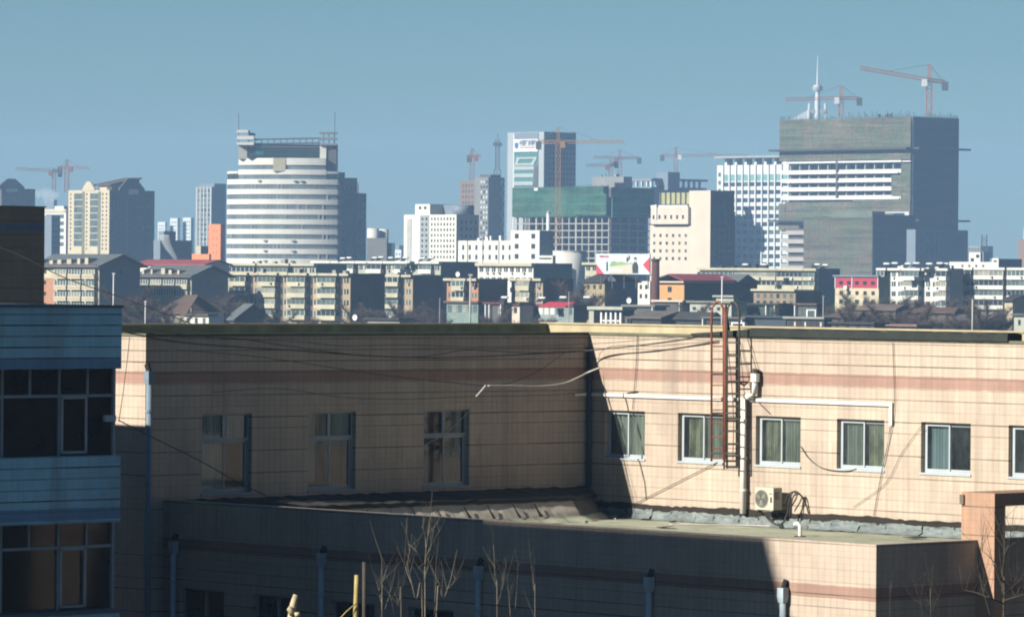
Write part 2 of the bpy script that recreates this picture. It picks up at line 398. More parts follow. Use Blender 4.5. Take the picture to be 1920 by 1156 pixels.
hg = [[rng.uniform(-.012, .012) for j in range(ny + 1)] for i in range(nx + 1)]
for i in range(nx):
    for j in range(ny):
        q = []
        for (p_, q_) in ((i, j), (i + 1, j), (i + 1, j + 1), (i, j + 1)):
            q.append((.03 + (UE - .33) * p_ / nx, VF + .3 + (-VF - .36) * q_ / ny, ZROOF + hg[p_][q_]))
        b.poly(q)
b.build('roof', ROOFB, low, True)
# apron along the shaded wing, pale upstand below it
b = MB(); n = 60; pr = []
for i in range(n + 1):
    v = VF + .31 + (-VF - .37) * i / n; j = rng.uniform(-.012, .012) - 1.45 * max(0, 1 + v / 2.2); k = rng.uniform(-.025, .025)
    pr.append([(.02, v, -6.04 + k), (1.8 + j, v, -6.22 + k), (1.83 + j, v, -6.33 + k), (1.7 + j, v, -6.35), (.02, v, -6.5)])
for i in range(n):
    for k in range(5):
        k2 = (k + 1) % 5; b.poly([pr[i][k], pr[i + 1][k], pr[i + 1][k2], pr[i][k2]])
b.poly(pr[0]); b.poly(pr[-1][::-1]); b.build('apron', mat('apron_bitumen', (.045, .042, .038), .9, .5, 1.4), low)
WHT = mat('pale_render', (.78, .70, .57), .9, .12, 2.0, streak=.25)
b = MB(); n = 90; pr = []
for i in range(n + 1):
    v = VF + .31 + (-VF - .6) * i / n; j = -1.45 * max(0, 1 + v / 2.2)
    pr.append([(1.77 + j + rng.uniform(-.006, .006), v, -6.33), (1.93 + j + rng.uniform(-.008, .008), v, -6.53 + rng.uniform(-.008, .008)), (2.12 + j + rng.uniform(-.01, .01), v, -6.74)])
fl = MB()
for i in range(n):
    a_, c_ = pr[i][2], pr[i + 1][2]; fl.poly([a_, c_, (c_[0] + .4, c_[1], -6.895), (a_[0] + .4, a_[1], -6.895)])
fl.build('roof_fillet', ROOFB, low, True)
b2 = MB()
for i in range(n):
    for k in range(2): (b if pr[i][0][1] < -2.3 else b2).poly([pr[i][k], pr[i + 1][k], pr[i + 1][k + 1], pr[i][k + 1]])
b.build('upstand', WHT, low); b2.build('upstand_shade_end', mat('shade_grey_render', (.13, .13, .12), .9, .3, 2), low)  # corner end coloured grey to stand in for its shade
b = MB()
for x in (650, 692, 735, 776, 822, 874, 918, 966, 1006):
    v, z = onu(x, 955, 2.0); w = rng.uniform(.014, .035)
    b = MB(); b.prism([(1.9, v - w, -6.39), (1.9, v + w, -6.39), (2.02, v + w * .8, -6.53), (2.2, v + w * 2.2, -6.73), (2.2, v - w * 2, -6.73), (2.02, v - w * .8, -6.53)], (.012, 0, .012))
    b.build('tar_drip', BIT, low)
# dark shade strip and crumpled foil flashing at the foot of the sunlit wing
b = MB(); n = 150
top = [-6.47 + .035 * math.sin(i * .23) * rng.uniform(.2, 1) + rng.uniform(-.02, .02) for i in range(n + 1)]
for i in range(n):
    u0, u1 = .05 + (UE - .1) * i / n, .05 + (UE - .1) * (i + 1) / n
    b.poly([(u0, -.035, -6.75), (u1, -.035, -6.75), (u1, -.035, top[i + 1]), (u0, -.035, top[i])])
    b.poly([(u0, -.035, top[i]), (u1, -.035, top[i + 1]), (u1, .05, top[i + 1]), (u0, .05, top[i])])
b.build('overhang_shade_line', mat('overhang_shade_brown', (.03, .024, .018), .9, .5, 1.5), low)  # dark strip drawn where the overhang shades the wall foot
FOIL = mat('foil_flashing', (.20, .235, .225), .6, .45, 1.2, .35)
u = .4
while u < UE - .5:
    w = rng.uniform(.75, 1.35); b = MB(); nx, ny = 9, 7; z0 = -6.62 + rng.uniform(-.03, .02)
    g = {}
    for i in range(nx + 1):
        for j in range(ny + 1):
            t = j / ny; e = .045 if (i in (0, nx) or j in (0, ny)) else .03
            vv = -.05 - .06 * t - .42 * max(0, t - .45) ** 1.3 + rng.uniform(-e, e) * .7
            zz = z0 - (.25) * min(1, t * 1.35) - .03 * t + rng.uniform(-e, e) * .5
            g[i, j] = (u + w * i / nx + rng.uniform(-.02, .02), vv - .01 * math.sin(i * .9), max(zz, ZROOF + .012))
    for i in range(nx):
        for j in range(ny): b.poly([g[i, j], g[i + 1, j], g[i + 1, j + 1], g[i, j + 1]])
    b.build('flashing', FOIL, low, True); u += w * rng.uniform(.93, 1.04)

# ---- the pink portal at the end
VP = onu(1833, 1025, UE)[0]
p0, p1 = onv(1803, 930, VP)[0], onv(1865, 930, VP)[0]; pz = onv(1835, 923, VP)[1]
port = nthing('tiled_portal', 'pink tiled square portal frame standing at the end of the low roof', 'portal', (p1, VP, GZ))
zu = onu(1885, 948, p1)[1]; v1 = onu(1885, 1000, p1)[0]
MB().box(p0, p1, VP, v1, GZ, pz).build('pillar', T_PINK, port)
MB().box(p0, p1, v1, v1 + 3.0, zu, pz).build('beam', T_PINK, port)
MB().box(p0, p1, v1 + 3.0, v1 + 3.4, GZ, pz).build('pillar', T_PINK, port)
b = MB(); b.box(p0 - .02, p0 + .1, VP - .05, VP - .002, pz - .28, pz - .06); b.build('socket_plate', mat('rust_plate', (.20, .15, .10), .7), port)

# ---- blue clad building at the edge of the court
SB = 112.95; UBF = (P(229, HY, SB) - C0).dot(U); VBE = (P(229, HY, SB) - C0).dot(V); VB0 = VBE - 16
blue = nthing('blue_building', 'shaded office building clad in blue tiles with ribbon windows, its corner cut by the frame', 'building', (UBF, VBE, GZ))
UW = UBF - .5
zz = lambda y: onu(200, y, UBF)[1]
zt0, zs1, zw1, zs2, zs3, zw3 = zz(575), zz(691), zz(853), zz(854), zz(978), zz(1139)
b = MB(); b.box(-9, 2.6, VB0, -22.3, GZ, -.86); b.box(2.6, UW - .25, VB0, VBE - .6, GZ, -.86); b.build('wall', T_BROWN, blue)
b = MB(); b.box(UW - .3, UBF, VB0, VBE, zs1, zt0); b.build('spandrel', T_BLUE, blue)
b = MB(); b.box(UW - .3, UBF, VB0, VBE, zs3, zs2); b.build('spandrel', T_BLUE, blue)
b = MB(); b.box(UW - .3, UBF, VB0, VBE, GZ, zw3 - .12); b.build('spandrel', T_BLUE, blue)
b = MB(); b.box(-9.1, UBF + .03, VB0, VBE + .03, zt0 - .02, zt0 + .04); b.box(UW, UBF + .05, VB0, VBE + .04, zw3 - .115, zw3 - .04); b.build('coping', mat('blue_grey_coping', (.16, .2, .24), .7), blue)
DG = mat('brown_window_glass', (.035, .026, .018), .07, .95, .55, .22)
vend = onu(214, 780, UW)[0]
for (za, zb, tr) in ((zs1, zs2, 742), (zs3, zw3 - .04, 1025)):
    f = fL(UW); ztr = zz(tr); b = MB()
    ms = [onu(x, 800, UW)[0] for x in (3, 55, 110, 163)] + [onu(3, 800, UW)[0] - k * .62 for k in range(1, 18)]
    fbox(b, f, VB0, vend, -.04, .06, zb - .0, zb - .07); fbox(b, f, VB0, vend, -.04, .06, za + .06, za)
    fbox(b, f, VB0, vend, -.03, .05, ztr - .035, ztr + .035); fbox(b, f, vend - .07, vend, -.05, .07, za, zb)
    for i, m_ in enumerate(ms): fbox(b, f, m_ - .025, m_ + .025, -.025, .045, za, zb if i in (0, 2) else ztr)
    w = b.build('window', ALUD, blue)
    g = MB(); g.poly([f(VB0, .03, za), f(vend, .03, za), f(vend, .03, zb), f(VB0, .03, zb)]); g.build('pane', DG, w)
    a_, c_ = onu(112, 800, UW)[0], onu(161, 800, UW)[0]; q = MB(); z0, z1 = (za, ztr) if za < zb else (zb, ztr)
    lo = min(za, zb)
    for (x0, x1, y0, y1) in ((a_, a_ + .06, lo + .05, ztr), (c_ - .06, c_, lo + .05, ztr), (a_, c_, lo + .05, lo + .11), (a_, c_, ztr - .07, ztr)): fbox(q, f, x0, x1, -.055, -.026, y0, y1)
    q.build('sash', ALU, w)
b = MB(); e = onu(219, 787, UBF - .3); b.box(UBF - .3, UBF - .22, VBE - .3, VBE + .03, e[1] - .03, e[1] + .12); b.build('junction_box', PVCG, blue)

# ---- taller block out of view whose roof edge shades the low wing
zt_b = 18.6; vm = VF - (zt_b - ZLOW) / .53 + .25
blk = nthing('apartment_block', 'tall grey rendered apartment block standing beside the court', 'building', (7, vm - 20, GZ))
MB().box(0, 13, vm - 40, vm, GZ, zt_b).build('wall', CONC, blk)
gp_ = mat('block_glass', (.04, .05, .06), .15)
wm = None
for k in range(7):
    for j in range(6):
        b = MB(); b.box(12.98, 13.05, vm - 38 + j * 6.4, vm - 35.6 + j * 6.4, -12 + k * 4.2, -10.2 + k * 4.2); b.build('window', gp_, blk)

# ---- blocks added out of view to keep low sky light off the shaded wing
WB = mat('sky_block_brick', (.10, .075, .06), .9, .25, .4)
def skyblock(label, u0, u1, v0, v1, z1):
    t = nthing('sky_block', label, 'building', (u0, v0, GZ)); MB().box(u0, u1, v0, v1, GZ, z1).build('wall', WB, t)
    k = v0 + 2
    while k < v1 - 2:
        for j in range(int((z1 - GZ - 2) / 3.3)):
            b = MB(); b.box(u0 - .05, u0 + .02, k, k + 1.8, GZ + 1.2 + j * 3.3, GZ + 2.9 + j * 3.3); b.build('window', gp_, t)
        k += 4.2
skyblock('unseen added block keeping sky light off the court beyond the portal', 44, 58, -10, 30, 7)
skyblock('unseen added block keeping sky light off the court opposite the blue building', 44, 54, -130, -78, 7)

# ---- pipes, ladder, air conditioner
def drain(x, y, f, plane, name, label, m, rad=.075, zbot=GZ, hopper=True, grp='grey drain pipes down the shaded walls', stub=True):
    if plane[0] == 'v':
        u, z = onv(x, y, plane[1]); o = Vector((u, plane[1], zbot))
    else:
        v, z = onu(x, y, plane[1]); o = Vector((plane[1], v, zbot))
    t = nthing(name, label, 'drain pipe', o, grp)
    MB().tube([(o.x, o.y, zbot), (o.x, o.y, z - .2)], rad, 10).build('pipe', m, t, True)
    if hopper:
        h = MB(); k = rad * 1.25
        r0 = [(-1, -1), (1, -1), (1, 1), (-1, 1)]
        A = [(o.x + k * a, o.y + k * b_, z) for a, b_ in r0]; Bq = [(o.x + k * a, o.y + k * b_, z - .22) for a, b_ in r0]; Cq = [(o.x + rad * a, o.y + rad * b_, z - .34) for a, b_ in r0]
        for X, Y in ((A, Bq), (Bq, Cq)):
            for i in range(4): h.poly([X[i], X[(i + 1) % 4], Y[(i + 1) % 4], Y[i]])
        h.poly(A[::-1]); h.build('hopper', m, t)
    if stub: MB().tube([(o.x + (0 if plane[0] == 'v' else -.1), o.y + (.1 if plane[0] == 'v' else 0), z + .17), (o.x, o.y, z - .05)], rad * .95, 8).build('outlet', BIT, t)
    c = MB(); zc = z - 1.1
    while zc > max(zbot, -13): c.tube([(o.x, o.y, zc), (o.x, o.y, zc + .07)], rad * 1.25, 10); zc -= 1.9
    c.build('collar', m, t)
    return t
for x, y, lab in ((325, 1013, 'grey drain pipe at the dark inner end of the low wing'), (603, 1036, 'grey drain pipe on the low wing beside the cut yellow post'), (897, 1060, 'grey drain pipe with square hopper between the two groups of bare saplings'), (1217, 1081, 'grey drain pipe on the low wing well clear of any sapling'), (1468, 1101, 'grey drain pipe standing right at the shadow edge of the low wing')):
    drain(x, y, None, ('v', VF - .13), 'drain_pipe', lab, PVCG)
drain(280, 695, None, ('u', .14), 'drain_pipe', 'tall blue-grey drain pipe at the outer edge of the shaded wing', mat('shade_blue_pvc', (.24, .31, .37), .6), .085)  # pipe colour darkened to carry the shade at this corner
drain(1106, 640, None, ('u', .13), 'drain_pipe', 'dark drain pipe in the inner corner of the two wings', mat('dark_blue_pipe', (.05, .07, .11), .6), .08, -6.4, False, stub=False)

def onz(x, y, z0):
    r = ray(x, y); p = r * (z0 / r.z) - C0
    return Vector((p.dot(U), p.dot(V), z0))
# vent pipe with an offset neck
vv = -.16; q = [onv(x, y, vv) for x, y in ((1393, 962), (1394, 748), (1398, 742), (1411, 743), (1415, 737), (1416, 712))]
vp = nthing('vent_pipe', 'white vent pipe on the sunlit wall with a kinked neck and dark cap', 'pipe', (q[0][0], vv, q[0][1]))
MB().tube([(u, vv, z) for u, z in q], .085, 12).build('pipe', PVC, vp, True)
u, z = q[-1]; MB().tube([(u, vv, z - .05), (u, vv, z + .02), (u, vv, z + .18)], .13, 10).build('socket', PVC, vp)
MB().tube([(u, vv, z + .18), (u + .02, vv, z + .30)], .1, 8).build('cap', IRON, vp)
b = MB()
for y in (790, 860, 920): uu, z2 = onv(1394, y, vv); b.tube([(uu, vv, z2), (uu, vv, z2 + .06)], .1, 12)
b.build('collar', PVC, vp)
# cable conduit
q = [onv(x, y, -.05) for x, y in ((1118, 739), (1330, 748), (1500, 755), (1671, 761), (1671, 797))]
zc = [onv(1118, 739)[1]] * 4 + [q[4][1]]
b = MB(); pts = [(q[i][0], -.05, zc[i]) for i in range(5)]; pts[4] = (pts[3][0], -.05, q[4][1]); zf = pts[0][2]
b.box(.04, pts[3][0], -.075, -.012, zf - .045, zf + .045); b.box(pts[3][0] - .05, pts[3][0] + .05, -.08, -.01, q[4][1], zf + .045)
b.box(.02, .075, -.6, -.08, zf - .04, zf + .04)
nsingle(b, 'cable_conduit', PVC, 'white cable conduit running along the sunlit wall above the windows', 'conduit')

# ladder: red frame and dark frame, each with a hoop over the roof edge
lad = nthing('roof_ladder', 'rusty twin-railed roof ladder with two hoops rising above the sunlit wing', 'ladder', (onv(1345, 880, -.4)[0], -.4, onv(1345, 880, -.4)[1]))
vl = -.42
L = lambda x, y, v=vl: (onv(x, y, v)[0], v, onv(x, y, v)[1])
def hoop(x0, x1, yb0, yb1, v0, v1):
    pts = []; n = 12
    a, c = Vector(L(x0, 592, v0)), Vector(L(x1, 592, v1)); topz = onv((x0 + x1) / 2, 566, v0)[1]
    for i in range(n + 1):
        w = math.pi * i / n; t = (1 - math.cos(w)) / 2
        pts.append(a.lerp(c, t) + Vector((0, 0, (topz - a.z) * math.sin(w))))
    return [Vector(L(x0, yb0, v0))] + pts + [Vector(L(x1, yb1, v1))]
MB().tube(hoop(1334, 1357, 864, 862, vl, vl), .034, 8).build('rail', RUST, lad, True)
MB().tube(hoop(1363, 1386, 878, 878, vl + .02, vl + .02), .032, 8).build('rail', IRON, lad, True)
MB().tube([L(1359.5, 575), L(1360, 861)], .036, 8).build('stile', RUST, lad, True)
MB().tube([L(1361, 570), L(1363, 600, -.2), L(1367, 618, .15)], .035, 8).build('stile', IRON, lad, True)
for y in (649, 673, 700, 722, 747, 768, 792, 818, 840, 859):
    MB().tube([L(1335, y), L(1357, y)], .018, 6).build('rung', RUST, lad)
for y in (642, 667, 691, 714, 738, 761, 785, 808, 831, 853, 876):
    MB().tube([L(1364, y), L(1386, y)], .02, 6).build('rung', IRON, lad)
for y in (701, 774, 849):
    MB().tube([L(1335, y), L(1379, y), L(1384, y + 14, -.2), L(1386, y + 16, -.02)], .028, 6).build('bracket', IRON, lad)
b = MB(); b.tube([L(1364, 640), L(1372, 720), L(1376, 790), L(1374, 860)], .012, 5); b.build('loose_wire', IRON, lad)

# air conditioner on the wall foot
av = -.62; a0, a1 = onv(1416, 935, av)[0], onv(1450, 935, av)[0]; az0, az1 = onv(1430, 955, av)[1], onv(1430, 913, av)[1]
CASE = mat('cream_casing', (.66, .62, .50), .5, .12, 2)
ac = nthing('air_conditioner', 'cream outdoor air conditioner unit with one fan at the foot of the sunlit wall', 'air conditioner', ((a0 + a1) / 2, -.5, az0))
MB().box(a0, a1, av, -.28, az0, az1).build('casing', CASE, ac)
cu, cz, rr = a0 + (a1 - a0) * .36, (az0 + az1) / 2, (az1 - az0) * .37
b = MB(); b.prism([(cu + rr * 1.12 * math.cos(w), av - .012, cz + rr * 1.12 * math.sin(w)) for w in [2 * math.pi * i / 28 for i in range(28)]], (0, .011, 0)); b.build('fan_shroud', mat('casing_shade', (.42, .41, .33), .6), ac)
b = MB(); b.prism([(cu + rr * math.cos(w), av - .016, cz + rr * math.sin(w)) for w in [2 * math.pi * i / 28 for i in range(28)]], (0, .003, 0)); b.build('fan_well', mat('fan_black', (.05, .055, .045), .7), ac)
for k in range(3):
    w = .5 + k * 2.094; b = MB()
    b.prism([(cu + r_ * rr * math.cos(w + d), av - .03 + .012 * d, cz + r_ * rr * math.sin(w + d)) for r_, d in ((.12, -.5), (.8, -.3), (.9, .35), (.5, .5), (.14, .6))], (0, .006, 0)); b.build('fan_blade', mat('blade_grey', (.26, .27, .22), .6), ac)
b = MB()
for k in range(1, 7): 
    pts = [(cu + rr * k / 6 * math.cos(2 * math.pi * i / 24), av - .045, cz + rr * k / 6 * math.sin(2 * math.pi * i / 24)) for i in range(25)]
    b.tube(pts, .004, 4)
b.build('grille', CASE, ac)
b = MB(); b.box(a0 + (a1 - a0) * .84, a0 + (a1 - a0) * .92, av - .012, av - .001, cz - .1, cz + .05); b.box(a0 + (a1 - a0) * .76, a0 + (a1 - a0) * .93, av - .008, av - .001, cz + .13, cz + .15); b.build('badge', IRON, ac)
b = MB(); b.box(a1 - .001, a1 + .012, av + .06, -.4, cz - .02, cz + .2); b.build('service_cover', mat('cover_grey', (.34, .32, .31), .6), ac)
b = MB()
for k in (a0 + .06, a1 - .06): b.box(k - .02, k + .02, av + .03, -.04, az0 - .05, az0 - .002); b.bar((k, av + .1, az0 - .05), (k, -.05, az0 - .3), .03)
b.build('bracket', IRON, ac)
def spline(pts, n=8):
    pts = [Vector(p) for p in pts]; P_ = [pts[0] * 2 - pts[1]] + pts + [pts[-1] * 2 - pts[-2]]; out = []
    for i in range(1, len(P_) - 2):
        for k in range(n):
            t = k / n; a, b_, c, d = P_[i - 1:i + 3]
            out.append(.5 * ((2 * b_) + (c - a) * t + (2 * a - 5 * b_ + 4 * c - d) * t * t + (3 * b_ - a - 3 * c + d) * t ** 3))
    return out + [pts[-1]]
hoses = nthing('pipe_bundle', 'black refrigerant hoses arching beside the air conditioner into the wall foot', 'hoses', (a1 + .3, -.3, az0))
W3 = lambda x, y, v: (onv(x, y, v)[0], v, onv(x, y, v)[1])
for k, pts in enumerate(([(1476, 968, -.4), (1480, 940, -.42), (1487, 922, -.35), (1498, 924, -.25), (1510, 942, -.1), (1516, 962, -.05)],
                         [(1480, 970, -.4), (1484, 942, -.4), (1490, 927, -.3), (1502, 928, -.2), (1513, 950, -.06)],
                         [(1470, 945, -.35), (1478, 928, -.38), (1488, 921, -.3), (1494, 930, -.3), (1484, 950, -.3), (1478, 975, -.35)],
                         [(1434, 965, -.5), (1444, 976, -.55), (1456, 983, -.6), (1468, 978, -.5), (1476, 962, -.42)],
                         [(1440, 966, -.5), (1452, 980, -.6), (1462, 984, -.6), (1474, 974, -.5)])):
    MB().tube(spline([W3(*p) for p in pts]), .022, 6).build('hose', WIRE, hoses, True)

# ---- cables
def wp(x, y, off):
    if x < 1106: v, z = onu(x, y, off); return (off, v, z)
    u, z = onv(x, y, -off); return (u, -off, z)
def cable(label, pts, r=.014, m=None, off=.35, name='cable', pt=None):
    q = spline([(pt or wp)(*p, *([] if len(p) > 2 or pt else [off])) for p in pts], 10)
    return nsingle(MB().tube(q, r * (.75 if (m or WIRE) is WIRE else 1), 5), name, m or WIRE, label, 'cable', None, True)
cable('thick black cable sagging across both wings to the ladder top', [(232, 622), (330, 640), (460, 651), (560, 657), (700, 667), (800, 670), (900, 668), (1000, 663), (1095, 657), (1220, 645), (1330, 629)], .024)
cable('black cable crossing the thick one, rising in a hump across the shaded wing', [(240, 617), (330, 631), (440, 634), (540, 648), (680, 666), (790, 668), (870, 656), (930, 658), (1010, 661), (1095, 658), (1250, 640), (1330, 626)], .015)
cable('thin cable just under the coping of the shaded wing', [(236, 612), (420, 634), (560, 640), (640, 648), (760, 646), (900, 650), (1095, 645), (1220, 636), (1320, 627)], .011)
cable('thin cable drooping past the dark band down the shaded wing', [(330, 655), (480, 668), (620, 688), (720, 703), (840, 716), (930, 722), (1000, 700), (1060, 660)], .012)
cable('slack cable lying low across the shaded wing above its windows', [(400, 735), (520, 728), (640, 744), (760, 748), (880, 743), (1000, 741), (1095, 736)], .010)
cable('dark cable slanting from the blue building down past the first tall window', [(222, 787, 3.5), (300, 826, 2.8), (380, 866, 1.8), (450, 905, .9), (498, 928, .3)], .02, pt=None)
cable('pale cable arching from the corner over the shaded wing', [(915, 723), (960, 723), (1010, 724), (1055, 719), (1085, 707), (1104, 697), (1124, 689)], .026, PALE, 1.3)
cable('short pale cable stub above the third tall window', [(893, 743), (902, 733), (911, 722)], .026, PALE, 1.3)
cable('grey cable slanting across the third tall window', [(798, 833), (835, 812), (862, 788), (884, 766)], .016, mat('dull_grey_cable', (.5, .48, .44), .7), .12)
cable('black cable hanging beside the first sunlit window', [(1195, 628), (1193, 680), (1190, 720), (1186, 767)], .014, None, .05)
cable('dark cable slanting from the ladder foot down to the roof edge', [(1345, 866), (1300, 888), (1245, 916), (1193, 942)], .014, None, .06)
cable('brown cable looping under the third and fourth sunlit windows', [(1501, 836), (1516, 858), (1536, 874), (1560, 881), (1590, 882), (1606, 878)], .012, IRON, .05)
cable('thin cable hanging from the coping to the conduit bend', [(1674, 642), (1676, 700), (1677, 750), (1674, 796)], .010, IRON, .05)
cable('thin cable dropping from the conduit bend to the roof', [(1669, 798), (1663, 838), (1652, 890), (1638, 966)], .010, IRON, .05)
cable('white cable dropping from the conduit bend past the fourth window', [(1671, 798), (1664, 830), (1655, 872)], .010, PALE, .07)
cable('thin cable slanting from the ladder top to the vent cap', [(1401, 632), (1410, 664), (1421, 700)], .010, IRON, .1)
cable('thin cable from the ladder top down to the third window', [(1388, 640), (1400, 690), (1412, 740), (1444, 776)], .009, IRON, .06)
cable('faint cable slanting from the fifth window to the wall foot', [(1727, 798), (1690, 850), (1660, 905), (1600, 950)], .007, IRON, .05)
cable('thin wire hanging down the sunlit end strip beside the blue building', [(243, 632), (238, 680), (231, 735), (223, 790)], .010, IRON, pt=lambda x, y: near(x, y, 125.5))
rz = lambda x, y: onz(x, y, ZROOF + .03)
cable('white cable lying on the low roof and climbing to the wall foot', [(1255, 982), (1330, 983), (1400, 984), (1480, 987), (1540, 990), (1580, 987), (1604, 977), (1618, 968)], .022, PALE, pt=rz)
cable('white cable lying on the low roof near the inner corner', [(1095, 978), (1110, 968), (1121, 957), (1128, 962), (1155, 972)], .018, PALE, pt=rz)
cable('dark overhead wire crossing the roofs behind the blue building', [(-30, 452), (40, 480), (120, 520), (200, 548), (290, 580), (372, 612)], .022, None, pt=lambda x, y: near(x, y, 150))
# small vent stub on the roof
q = onz(1500, 1006, ZROOF); t = nthing('roof_vent', 'small bent vent stub on the low roof', 'vent', q)
MB().tube([q, q + Vector((0, 0, .28)), q + Vector((-.06, 0, .36)), q + Vector((-.2, 0, .33))], .055, 8).build('pipe', PVC, t)
MB().tube([q, q + Vector((0, 0, .03))], .16, 10).build('flange', BIT, t)
# birds'-eye clutter: scraps of torn membrane on the roof
for k, (x, y) in enumerate(((1150, 971), (1245, 990), (1262, 980), (1700, 1002), (1715, 1010), (1490, 1019))):
    q = onz(x, y, ZROOF); b = MB(); r_ = random.uniform(.12, .4)
    pts = [(q.x + r_ * random.uniform(.6, 1.3) * math.cos(a), q.y + r_ * .7 * random.uniform(.6, 1.3) * math.sin(a), ZROOF + .015 + random.uniform(0, .06)) for a in [i * 1.047 for i in range(6)]]
    b.prism(pts, (0, 0, .012))
    nsingle(b, 'membrane_scrap', PALE if k in (0, 5) else BIT, ['white torn membrane scrap near the inner corner', 'black scrap of membrane in the middle of the low roof', 'small black membrane scrap by the white roof cable', 'black membrane scrap curled near the sunlit roof end', 'black membrane scrap lying beside the pink portal', 'white scrap at the front roof edge'][k], 'scrap')

# ---- bare saplings and posts in the court
BARK = mat('pale_bark', (.24, .205, .145), .9, .35, 5)
BARKD = mat('dark_bark', (.085, .07, .055), .9, .4, 5)
def sapling(name, label, D, lines, r0, m, grp, twigs=5, seed=1):
    rg = random.Random(seed); base = near(*lines[0][0], D)
    t = nthing(name, label, 'tree', (base.x, base.y, GZ), grp)
    for i, ln in enumerate(lines):
        rr = r0 * (.5 if i == 0 else .28); j = [rg.uniform(-.8, .8) * (0 if k == 0 and i else .6) for k in range(len(ln))]
        pts = [near(x, y, D + (j[k] if i else 0)) for k, (x, y) in enumerate(ln)]
        if i == 0: pts = [Vector((base.x, base.y, GZ))] + pts
        sp_ = spline(pts, 4)
        b = MB().tube(sp_, rr, 6, rr * .25)
        if i == 0: b.build('trunk', m, t, True)
        else: b.build('branch', m, t, True)
        b = MB()
        for k in range((twigs + 1) // 2):
            p = sp_[rg.randrange(len(sp_) // 3, len(sp_))]; d = Vector((rg.uniform(-.8, .8), rg.uniform(-.8, .8), rg.uniform(.5, 1.4))) * rg.uniform(.25, .6)
            e = p + d; b.tube([p, p + d * .55 + Vector((0, 0, .03)), e + Vector((0, 0, .1))], rr * .3, 4, rr * .12)
            if rg.random() < .6: b.tube([p + d * .5, p + d * .5 + Vector((rg.uniform(-.25, .25), rg.uniform(-.2, .2), .25))], rr * .2, 3, rr * .1)
        if i == 0: b.build('twigs', m, t)
        else:
            o = b.build('twigs', m, t)
G = 'bare saplings in front of the low wing'
sapling('bare_sapling', 'tallest bare sapling, its forked tip crossing the low roof edge', 97, [[(797, 1156), (796, 1090), (798, 1040), (801, 1012), (806, 985)], [(799, 1030), (797, 1005), (790, 985)], [(797, 1060), (778, 1030), (764, 1018)], [(798, 1045), (808, 1020), (811, 990)]], .035, BARK, G, 9, 2)
sapling('bare_sapling', 'bare sapling leaning out to one side of the tallest one', 96, [[(792, 1150), (780, 1125), (770, 1085), (762, 1052)], [(775, 1100), (764, 1075), (758, 1055)]], .03, BARK, G, 7, 3)
sapling('bare_sapling', 'bare sapling forking widely towards the drain pipe hopper', 98, [[(818, 1156), (832, 1122), (845, 1085), (857, 1030)], [(838, 1105), (852, 1090), (864, 1076)], [(815, 1150), (816, 1110), (818, 1050)]], .03, BARK, G, 8, 4)
sapling('bare_sapling', 'thin bare sapling beside the cut yellow post', 95, [[(716, 1156), (716, 1110), (716, 1045)], [(716, 1130), (709, 1100), (704, 1075)], [(722, 1140), (730, 1115), (735, 1090)]], .026, BARK, G, 7, 5)
sapling('bare_sapling', 'low twiggy sapling between the yellow post and the tallest sapling', 96, [[(752, 1156), (748, 1135), (740, 1110)], [(740, 1156), (735, 1130), (728, 1108)]], .022, BARK, G, 7, 6)
sapling('bare_sapling', 'upright thin sapling just beyond the drain pipe hopper', 97, [[(932, 1150), (929, 1100), (925, 1020)], [(931, 1135), (941, 1105), (946, 1065)], [(957, 1156), (954, 1115), (951, 1080)]], .024, BARK, G, 7, 7)
sapling('bare_sapling', 'faint thin sapling standing apart, past the others, on the plain shaded wall', 97, [[(1003, 1156), (1001, 1110), (997, 1060)], [(966, 1140), (970, 1090), (972, 1050)]], .02, BARK, G, 5, 8)
sapling('bare_sapling', 'thin dry stalk with seed heads before the dark end wall', 92, [[(1669, 1156), (1671, 1110), (1675, 1074)], [(1730, 1156), (1727, 1120), (1733, 1085)]], .014, BARKD, G, 5, 9)
sapling('bare_tree', 'dark bare tree in front of the pink portal', 84, [[(1882, 1156), (1881, 1120), (1879, 1080), (1884, 1030), (1882, 985)], [(1881, 1115), (1900, 1098), (1918, 1082)], [(1880, 1090), (1868, 1060), (1852, 1040), (1838, 1030)], [(1858, 1156), (1846, 1115), (1836, 1075), (1832, 1040)], [(1881, 1130), (1855, 1120), (1830, 1110), (1805, 1105)], [(1884, 1040), (1893, 1015), (1896, 995)], [(1882, 1125), (1905, 1118), (1925, 1112)]], .05, BARKD, None, 14, 10)
sapling('bare_tree', 'low thicket-like bare tree before the dark end wall of the low wing', 88, [[(1745, 1170), (1742, 1140), (1735, 1110)], [(1745, 1150), (1756, 1125), (1765, 1105)], [(1742, 1150), (1725, 1130), (1712, 1122)]], .022, BARKD, None, 16, 11)
YB = mat('yellow_bark', (.45, .36, .13), .85, .4, 4)
def cutpost(name, label, cat, D, m, segs):
    base = near(*segs[0][0][0], D); t = nthing(name, label, cat, (base.x, base.y, GZ))
    for i, (ln, r0, r1) in enumerate(segs):
        pts = [near(x, y, D - .1 * i) for x, y in ln]
        if i == 0: pts = [Vector((pts[0].x, pts[0].y, GZ))] + pts
        MB().tube(pts, r0, 9, r1).build('trunk' if i == 0 else 'stub', m, t, True)
    return t
cutpost('pollarded_tree', 'small pollarded tree with pale sawn stubs at the foot of the low wing', 'tree', 96, mat('sawn_wood', (.62, .52, .33), .8, .4, 4), [([(547, 1156), (550, 1132), (555, 1114)], .10, .055), ([(549, 1150), (543, 1140), (540, 1138)], .07, .05), ([(553, 1152), (562, 1150)], .05, .045)])
cutpost('cut_post', 'yellow barked cut post standing alone in the court', 'post', 95, YB, [([(667, 1156), (668, 1120), (669, 1077)], .06, .045), ([(668, 1130), (650, 1145), (638, 1158)], .012, .012)])
